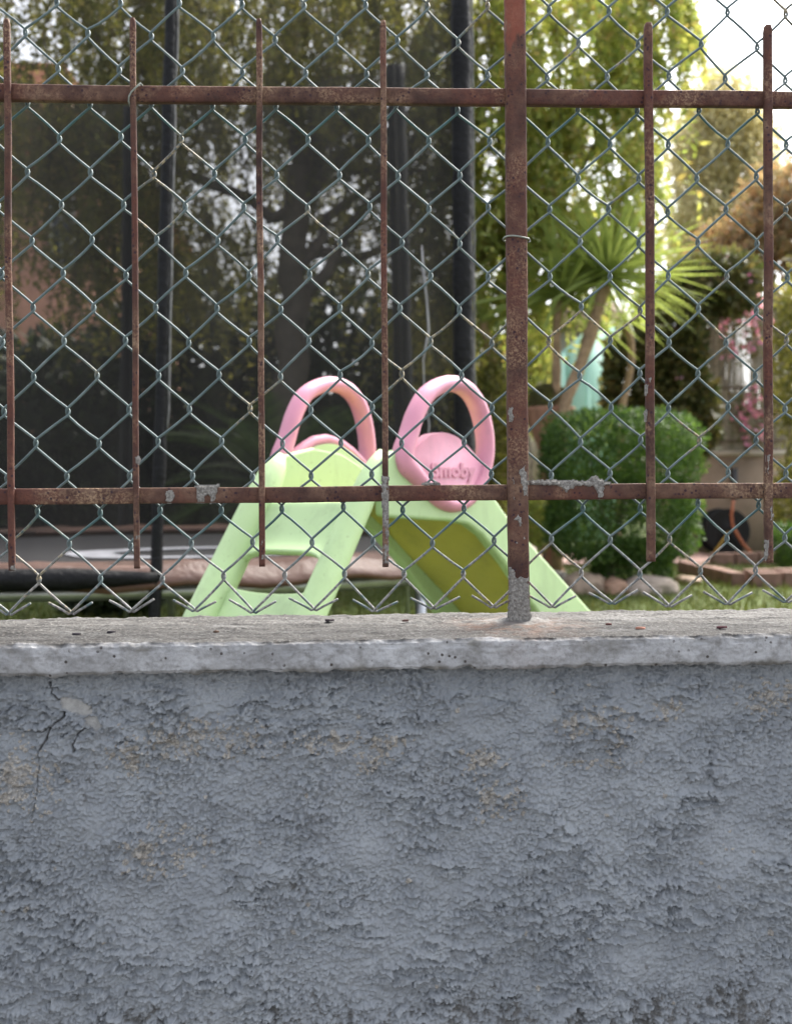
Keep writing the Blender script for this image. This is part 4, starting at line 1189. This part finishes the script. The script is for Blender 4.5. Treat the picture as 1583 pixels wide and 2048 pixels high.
# ------------------------------------------------------------------ yucca: blades are single objects
def blade_mesh(L, wd, droop):
    n = 7; v = []; q = []
    for k in range(n):
        f = k / (n - 1)
        x = L * f; z = -droop * L * f ** 2.2
        w_ = wd * (0.6 + 0.4 * min(1, f * 5)) * (1 - f ** 3) + 0.001
        v += [(x, -w_ / 2, z + 0.12 * w_), (x, 0, z - 0.12 * w_), (x, w_ / 2, z + 0.12 * w_)]
    for k in range(n - 1):
        a_ = k * 3
        q += [(a_, a_ + 3, a_ + 4, a_ + 1), (a_ + 1, a_ + 4, a_ + 5, a_ + 2)]
    me = bpy.data.meshes.new('blade')
    me.from_pydata(v, [], q); me.update(); me.materials.append(M['blade'])
    for p in me.polygons: p.use_smooth = True
    return me
def yucca(label, base, stems, nb, size, seed, group=None, root_name='yucca'):
    r = np.random.default_rng(seed)
    root = thing(root_name, label, 'yucca', tuple(base), group)
    kinds = [blade_mesh(size, size * 0.040, d) for d in (0.01, 0.06, 0.22)]
    for pts, r0, crown in stems:
        if len(pts) > 1:
            pts = np.array(pts); f = np.linspace(0, len(pts) - 1, 16)
            P = np.stack([np.interp(f, np.arange(len(pts)), pts[:, k]) for k in range(3)], 1)
            P = np.concatenate([P[:1], (P[:-2] + P[1:-1] + P[2:]) / 3, P[-1:]])
            MB().tube(P, r0 * (1 + 0.10 * r.normal(size=len(P))), 10).build('trunk', M['bark_tan'], root, True)
        if crown:
            c = np.array(pts[-1])
            for k in range(int(nb * crown)):
                az = r.uniform(0, 2 * math.pi); el = math.asin(r.uniform(-0.42, 0.99))
                o = bpy.data.objects.new('blade', kinds[0 if el > 0.5 else (1 if el > 0 else 2)])
                link(o, root)
                o.location = c - np.array(base) + r.normal(0, 0.03, 3)
                sc = r.uniform(0.75, 1.1)
                o.scale = (sc, 1, sc)
                o.rotation_euler = (r.normal(0, 0.4), -el, az)
    return root
yb_ = on_ground(1112, 9.9)
yucca('spiky yucca palm with leaning tan trunk and fan of long blades', yb_,
      [([yb_, at(1118, 830, 9.9), at(1165, 720, 9.9), at(1200, 600, 9.9), at(1215, 552, 9.9)], 0.050, 1.0),
       ([yb_ + [0.03, 0.15, 0], at(1112, 760, 10.1), at(1112, 660, 10.1), at(1118, 590, 10.1)], 0.036, 0.35)], 230, 0.88, 801)
yb2 = on_ground(1235, 11.6)
yucca('curved bare-stemmed yucca to the right of the leaning trunk', yb2, [([yb2, at(1238, 830, 11.6), at(1262, 740, 11.6), at(1262, 680, 11.6), at(1245, 640, 11.6)], 0.034, 0.5)], 80, 0.55, 811)
yb3 = on_ground(1000, 11.0)
yucca('slim yucca stem leaning behind the right pink loop', yb3, [([yb3, at(1000, 820, 11.0), at(990, 740, 11.0), at(965, 640, 11.0)], 0.045, 0.3)], 90, 0.6, 821)
yb4 = on_ground(1178, 11.3)
gp = yucca('low tuft of bright grassy blades behind the clipped bush', yb4, [([at(1178, 860, 11.3)], 0.02, 0.6)], 70, 0.36, 831, None, 'grass_tuft')
# cycad behind the net: fronds are single objects
def frond_mesh(L):
    m = MB(); n = 34
    pts = np.array([(L * f, 0, 0.35 * L * f - 0.55 * L * f * f) for f in np.linspace(0, 1, 12)])
    m.tube(pts, np.linspace(0.012, 0.003, 12), 4, False)
    for k in range(n):
        f = 0.12 + 0.88 * k / n
        p = np.array([L * f, 0, 0.35 * L * f - 0.55 * L * f * f]); ln = 0.20 * L * math.sin(math.pi * min(1, f * 0.85 + 0.12)) + 0.02
        for s_ in (-1, 1):
            e = p + np.array([0.35 * ln, s_ * ln, 0.12 * ln]); wv = np.array([0.011, 0, 0])
            m.add([p - wv, p + wv, e], None, [(0, 1, 2)] if s_ > 0 else [(0, 2, 1)])
    o = m.build('frond', M['leaf_hedge'])
    me = o.data; bpy.data.objects.remove(o)
    return me
fm = frond_mesh(1.15)
cb = on_ground(560, 9.2)
cyc = thing('cycad', 'cycad with arching feather fronds behind the dark net', 'cycad', tuple(cb))
limb(_m := MB(), cb, cb + [0, 0, 0.75], 0.13, 0.11, 3, 0.05, 8, 0, 10); _m.build('trunk', M['bark_grey'], cyc, True)
r = np.random.default_rng(44)
for k in range(30):
    o = bpy.data.objects.new('frond', fm); link(o, cyc)
    o.location = (0, 0, 0.75)
    o.rotation_euler = (r.normal(0, 0.2), -r.uniform(-0.25, 1.0), k * 2.399)
    s_ = r.uniform(0.75, 1.1); o.scale = (s_, s_, s_)

# ================================================================== GARDEN SETTING
# house far left behind the tree
M['salmon'] = simple('salmon_stucco', (0.68, 0.36, 0.25), 0.85, 0.12, 6, 0.3)
M['white'] = simple('white_paint', (0.75, 0.74, 0.70), 0.5, 0.06)
M['glass'] = simple('dark_window_glass', (0.05, 0.06, 0.07), 0.08, 0.2)
M['tile'] = simple('clay_roof_tile', (0.36, 0.15, 0.085), 0.8, 0.25, 12, 0.5)
hx0, hx1 = at(-260, 986, 18)[0], at(262, 986, 18)[0]
house = thing('house', 'salmon stucco house glimpsed through the tree at the left', 'house', ((hx0 + hx1) / 2, 18, GARDEN))
MB().box((hx0, 18, GARDEN - 0.1), (hx1, 24, EYE + 4.6)).build('wall', M['salmon'], house)
bm_ = MB(); bm_.prism([(hx0 - .4, EYE + 4.6), (hx1 + .4, EYE + 4.6), (hx1 - .8, EYE + 6.2), (hx0 + .8, EYE + 6.2)], lambda a_, b_, d_: (a_, d_, b_), 17.5, 24.5); bm_.build('roof', M['tile'], house)
for u0, v0, u1, v1 in ((100, 360, 150, 540), (-60, 360, -10, 540), (100, 800, 160, 960)):
    a0 = at(u0, v1, 18); a1 = at(u1, v0, 18)
    wdw = MB().box((a0[0], 17.93, a0[2]), (a1[0], 18.02, a1[2])).build('window_frame', M['white'], house)
    MB().box((a0[0] + .06, 17.91, a0[2] + .06), ((a0[0] + a1[0]) / 2 - .02, 17.925, a1[2] - .06)).build('pane', M['glass'], wdw)
    MB().box(((a0[0] + a1[0]) / 2 + .02, 17.91, a0[2] + .06), (a1[0] - .06, 17.925, a1[2] - .06)).build('pane', M['glass'], wdw)
# boundary wall behind everything, left and middle
bw = thing('boundary_wall', 'low dark stone boundary wall behind the trampoline', 'wall', (on_ground(350, 14.6)[0], 14.6, GARDEN))
MB().box((at(-500, 986, 14.6)[0], 14.6, GARDEN - 0.1), (at(1035, 986, 14.6)[0], 14.85, EYE + 0.35)).build('masonry', simple('dark_stone', (0.15, 0.11, 0.09), 0.9, 0.4, 5, 0.6), bw)
MB().box((at(-500, 986, 14.6)[0], 14.56, EYE + 0.35), (at(1035, 986, 14.6)[0], 14.89, EYE + 0.41)).build('cap', simple('wall_cap_stone', (0.25, 0.22, 0.19), 0.9, 0.3, 5), bw)
# beige retaining wall at the right
x0, x1 = at(1330, 986, 14)[0], at(1900, 986, 14)[0]
zt_ = at(1480, 912, 14)[2]
rw = thing('retaining_wall', 'beige rendered retaining wall behind the hose reel', 'wall', ((x0 + x1) / 2, 14, GARDEN))
MB().box((x0, 14, GARDEN - 0.1), (x1, 14.28, zt_)).build('render_face', simple('beige_render', (0.36, 0.27, 0.20), 0.9, 0.2, 3, 0.4), rw)
MB().box((x0 - .03, 13.95, zt_), (x1, 14.33, zt_ + 0.06)).build('cap', simple('pale_cap', (0.52, 0.46, 0.38), 0.85, 0.12, 6), rw)
p = at(1468, 965, 13.93)
MB().box((p[0] - .03, 13.9, p[2] - .2), (p[0] + .03, 13.99, p[2] + .17)).build('drain_slot', simple('dark_metal', (0.06, 0.06, 0.065), 0.6), rw)
# reed screen on top of it
rs = thing('reed_screen', 'greyish beige reed screen on top of the retaining wall', 'screen', (at(1480, 900, 14.1)[0], 14.1, zt_ + 0.06))
r = np.random.default_rng(66); m = MB()
xa, xb = at(1412, 986, 14.1)[0], at(1640, 986, 14.1)[0]
zr = at(1480, 590, 14.1)[2]
for x in np.arange(xa, xb, 0.017):
    j = r.normal(0, 0.006, 4)
    m.tube([(x + j[0], 14.1 + j[1], zt_ + 0.06), (x + j[2], 14.1 + j[3], zr + r.uniform(-.12, .05))], r.uniform(.0095, .0125), 5, False)
tag(m.build('reeds', simple('dry_reed', (0.30, 0.26, 0.20), 0.8, 0.35, 25), rs, True), kind='stuff')
for v in (775, 882):
    zz = at(1480, v, 14.07)[2]
    MB().tube([(xa, 14.075, zz), (xb, 14.075, zz + 0.01)], 0.016, 8).build('batten', simple('grey_batten', (0.16, 0.12, 0.09), 0.8), rs, True)
# mint metal panel and little tiled hut behind it
a0, a1 = at(1122, 850, 16.5), at(1228, 668, 16.5)
gp = thing('garden_gate', 'pale mint green metal gate panel behind the leaning yucca', 'gate', ((a0[0] + a1[0]) / 2, 16.5, GARDEN))
M['mint_metal'] = simple('mint_paint', (0.36, 0.62, 0.50), 0.45, 0.06, 4)
pts = [(a0[0], GARDEN + 0.05), (a1[0], GARDEN + 0.05), (a1[0], a1[2] + 0.10), (a0[0] + 0.30, a1[2]), (a0[0], a1[2] - 0.25)]
MB().prism(pts, lambda a_, b_, d_: (a_, d_, b_), 16.5, 16.54).build('sheet', M['mint_metal'], gp)
for x in (a0[0] + 0.03, (a0[0] + a1[0]) / 2, a1[0] - 0.03): MB().box((x - .025, 16.46, GARDEN), (x + .025, 16.498, a1[2] - 0.27)).build('stile', M['mint_metal'], gp)
a0, a1 = at(1090, 850, 19), at(1240, 640, 19)
hut = thing('garden_hut', 'small hut with brownish pink roof behind the mint gate', 'hut', ((a0[0] + a1[0]) / 2, 19, GARDEN))
MB().box((a0[0], 19, GARDEN - 0.1), (a1[0], 21, a1[2] - 0.12)).build('wall', simple('hut_wall', (0.24, 0.23, 0.17), 0.8), hut)
MB().prism([(a0[0] - .15, a1[2] - .12), (a1[0] + .15, a1[2] - .12), (a1[0] - .1, a1[2] + .25), (a0[0] + .1, a1[2] + .25)], lambda a_, b_, d_: (a_, d_, b_), 18.8, 21.2).build('roof', simple('hut_roof', (0.40, 0.26, 0.22), 0.8), hut)
# planted urn with a clipped ball
ub = on_ground(1098, 10.2)
urn = thing('planted_urn', 'terracotta urn holding a round clipped ball beside the post', 'planter', tuple(ub))
zl = at(1098, 815, 10.2)[2] - GARDEN
prof = [(0.13, 0), (0.12, 0.08), (0.07, 0.2), (0.075, zl - 0.42), (0.11, zl - 0.30), (0.19, zl - 0.12), (0.215, zl - 0.03), (0.225, zl), (0.19, zl), (0.18, zl - 0.04)]
n = 24; a = np.linspace(0, 2 * np.pi, n, endpoint=False)
v = np.concatenate([np.stack([ub[0] + r_ * np.cos(a), ub[1] + r_ * np.sin(a), np.full(n, ub[2] + z_)], -1) for r_, z_ in prof])
k = np.arange(n); q = np.concatenate([np.stack([j * n + k, j * n + (k + 1) % n, (j + 1) * n + (k + 1) % n, (j + 1) * n + k], -1) for j in range(len(prof) - 1)])
np_mesh('urn', v, q, simple('terracotta', (0.33, 0.17, 0.11), 0.85, 0.25, 12, 0.4), urn, True)
rr = np.random.default_rng(3); d = rr.normal(size=(5000, 3)); d /= np.linalg.norm(d, axis=1)[:, None]
pc = np.array([ub[0], ub[1], ub[2] + zl + 0.06])
leaves('clipped_ball', pc + d * np.array([0.17, 0.17, 0.14]) * rr.uniform(0.75, 1.0, (5000, 1)), d + rr.normal(0, .6, (5000, 3)), 0.022, 0.012, leaf_mat('ball_leaves', [(0.05, 0.055, 0.02), (0.13, 0.13, 0.05), (0.20, 0.18, 0.08)], 0.3), urn)

# paved path, rocks, brick step
t = NT('pink_paving'); n_ = t.noise(9, 5)
path = sheet('path', (at(1040, 986, 12.4)[0], 11.9), (at(1480, 986, 12.4)[0], 13.9), GARDEN + 0.022, t.done(t.ramp(n_, [(0.3, (0.34, 0.20, 0.16)), (0.7, (0.48, 0.32, 0.27))]), 0.85), 2, 2)
def rock(label, u, v, wpx_, hpx, y, seed, c=(0.36, 0.27, 0.20)):
    bm = bmesh.new(); bmesh.ops.create_icosphere(bm, subdivisions=4, radius=1.0)
    base = on_ground(u, y)
    s_ = y / FPX
    for q in bm.verts:
        co = np.array(q.co)
        k_ = 1 + 0.35 * perlin(co[0] * 1.3 + seed, co[2] * 1.3 + co[1] * 1.9, seed) + 0.12 * perlin(co[0] * 4 + seed, co[2] * 4 + co[1] * 3, seed + 1)
        co = np.sign(co) * np.abs(co) ** 0.8 * k_
        q.co = (co[0] * wpx_ * s_ / 2, co[1] * 0.14, max(co[2], -0.5) * hpx * s_ * 0.62)
    me = bpy.data.meshes.new('rock'); bm.to_mesh(me); bm.free()
    for p in me.polygons: p.use_smooth = True
    me.materials.append(simple('rock_stone', c, 0.9, 0.3, 9, 0.7, 40))
    o = bpy.data.objects.new('rock', me); link(o); o.location = (base[0], base[1], GARDEN + hpx * s_ * 0.26)
    tag(o, label, 'rock', 'rocks edging the flower bed')
rock('smooth tan rock just right of the slide edge', 1168, 1175, 84, 46, 8.7, 1)
rock('small reddish rock between two larger rocks under the bush', 1228, 1178, 50, 36, 8.65, 2, (0.42, 0.26, 0.18))
rock('long low pale rock in front of the clipped bush', 1300, 1180, 110, 40, 8.6, 3, (0.42, 0.34, 0.28))
rock('grey rock nearest the slide edge', 1112, 1155, 44, 36, 9.4, 4, (0.27, 0.25, 0.23))
rock('flat brownish rock by the lawn beside the bush', 1375, 1165, 50, 20, 9.4, 5, (0.30, 0.22, 0.16))
br = thing('brick_step', 'orange-brown brick edged step at the lower right', 'step', tuple(on_ground(1540, 9.3)))
M['brick'] = simple('weathered_brick', (0.19, 0.11, 0.082), 0.9, 0.3, 14, 0.5, 50)
a0 = on_ground(1508, 9.0); 
bmesh_brick = None
for row in range(2):
    for k in range(9):
        for lvl in range(1):
            x = a0[0] + k * 0.245 + 0.06 * row - 0.02; y = 9.0 + row * 0.30
            o = MB().box((x + .006, y, GARDEN - 0.02), (x + 0.236, y + 0.115, GARDEN + 0.115 + 0.004 * ((k * 7 + row) % 3))).build('brick', M['brick'], br)
            bevel(o, 0.008, 2)
for k in range(6):
    x = a0[0] - 0.02; y = 9.13 + k * 0.245
    o = MB().box((x - .115, y + .006, GARDEN - 0.02), (x - .004, y + 0.236, GARDEN + 0.11 + 0.004 * (k % 3))).build('brick', M['brick'], br); bevel(o, 0.008, 2)
bs = thing('brick_border', 'brick border in front of the hose reel', 'border', tuple(on_ground(1450, 12.0)))
for k in range(7):
    x = at(1405, 986, 12.0)[0] + k * 0.235
    o = MB().box((x + .006, 11.7, GARDEN - 0.02), (x + 0.225, 11.84, GARDEN + 0.12 + 0.004 * (k % 3))).build('brick', M['brick'], bs); bevel(o, 0.008, 2)

# hose reel
hc = at(1445, 1062, 13.3); hr = thing('hose_reel', 'black hose reel with orange hose against the beige wall', 'hose reel', (hc[0], hc[1], GARDEN))
def lathe_y(c, prof, n=32):
    a = np.linspace(0, 2 * np.pi, n, endpoint=False)
    v = np.concatenate([np.stack([c[0] + r_ * np.cos(a), np.full(n, c[1] + y_), c[2] + r_ * np.sin(a)], -1) for r_, y_ in prof])
    k = np.arange(n); q = np.concatenate([np.stack([j * n + k, (j + 1) * n + k, (j + 1) * n + (k + 1) % n, j * n + (k + 1) % n], -1) for j in range(len(prof) - 1)])
    return v, q
M['blackp'] = simple('black_plastic', (0.010, 0.010, 0.011), 0.8, 0.3, 20)
R0 = 46 * 13.3 / FPX
for yy, nm_ in ((-0.16, 'flange'), (0.16, 'flange')):
    v, q = lathe_y(hc + [0, yy, 0], [(0.02, -0.02), (0.05, -0.03), (0.055, -0.012), (R0 * 0.6, -0.006), (R0 * 0.93, -0.012), (R0, -0.012), (R0, 0.012), (0.02, 0.012)])
    np_mesh(nm_, v, q, M['blackp'], hr, True)
m = MB()
for k in range(5):
    for j in range(2):
        rr_ = 0.13 + j * 0.03; yy = hc[1] - 0.11 + k * 0.055
        m.loop_tube([(hc[0] + rr_ * math.cos(a_), yy, hc[2] + rr_ * math.sin(a_)) for a_ in np.linspace(0, 2 * np.pi, 28, endpoint=False)], 0.014, 0.014, 6, (0, 1, 0))
M['orange'] = simple('orange_hose', (0.40, 0.12, 0.05), 0.5)
m.build('coiled_hose', M['blackp'], hr, True)
MB().tube([at(u, v, 13.05) for u, v in ((1466, 1000), (1462, 1030), (1464, 1050), (1474, 1070), (1488, 1092), (1502, 1106))], 0.016, 8).build('hose', M['orange'], hr, True)
for sx in (-0.2, 0.2):
    MB().tube([(hc[0], hc[1] - 0.2, hc[2]), (hc[0] + sx, hc[1] - 0.2, GARDEN + 0.01)], 0.014, 8).build('stand_leg', simple('ochre_tube', (0.45, 0.28, 0.06), 0.5) if sx < 0 else M['blackp'], hr, True)

# grass
r = np.random.default_rng(8)
N = 42000
gy = 3.5 + 10.5 * r.random(N) ** 0.8
gx = (r.uniform(-0.42, 0.46, N)) * gy
keep = ~((gx > at(1040, 986, 12.4)[0] - .1) & (gy > 11.9) & (gx < at(1480, 986, 12.4)[0] + .1))
pos = np.stack([gx, gy, np.full(N, GARDEN - 0.005)], -1)[keep]
ax = r.normal(0, 0.35, (len(pos), 3)) + [0, 0, 1]
g = leaves('grass', pos, ax, r.uniform(0.03, 0.075, len(pos)), 0.009, leaf_mat('grass_blades', [(0.05, 0.07, 0.014), (0.085, 0.11, 0.02), (0.14, 0.145, 0.045)], 0.3))
tag(g, 'short green lawn grass beyond the wall', None, None, 'stuff')

# dry bits lying on the coping
def litter(label, u, v, s_, c, seed):
    d = ray(u, v); f = (zc + 0.0022 - EYE) / d[2]
    p = np.array([0, 0, EYE]) + d * f
    r = np.random.default_rng(seed)
    n = 9; pts = []
    for k in range(n):
        a_ = 2 * math.pi * k / n
        pts.append((s_ * math.cos(a_) * r.uniform(.7, 1.2), s_ * 0.6 * math.sin(a_) * r.uniform(.6, 1.2)))
    m = MB()
    top_ = [(p[0] + x, p[1] + y, p[2] + r.uniform(.0002, .0012)) for x, y in pts]; bot = [(q[0], q[1], p[2] - 0.0012) for q in top_]
    m.add(top_ + bot + [(p[0], p[1], p[2] + 0.0014)], [(k, n + k, n + (k + 1) % n, (k + 1) % n) for k in range(n)], [(k, (k + 1) % n, 2 * n) for k in range(n)])
    o = m.build('dried_leaf', simple('dry_leaf', c, 0.8, 0.3, 200))
    tag(o, label, 'dried leaf', 'dry bits on the coping')
for k, (u, v, s_, c, lab) in enumerate([(152, 1268, .005, (.02, .015, .02), 'dark dry scrap on the coping below the first and second pickets'), (222, 1264, .0045, (.02, .015, .02), 'small dark scrap on the coping below the second picket'), (658, 1240, .006, (.025, .015, .02), 'dark dry leaf at the back edge of the coping below the slide ladder'),
        (1280, 1256, .0055, (.28, .13, .09), 'reddish brown leaf bit on the coping below the fifth picket'), (1443, 1254, .006, (.07, .02, .025), 'dark red leaf on the coping right of the fifth picket'), (1216, 1248, .004, (.08, .03, .025), 'tiny dark red scrap on the coping right of the post'), (432, 1263, .003, (.10, .06, .04), 'tiny brown crumb on the coping left of the third picket'), (810, 1241, .004, (.08, .04, .03), 'small brown scrap on the coping left of the post')]):
    litter(lab, u, v, s_, c, 40 + k)
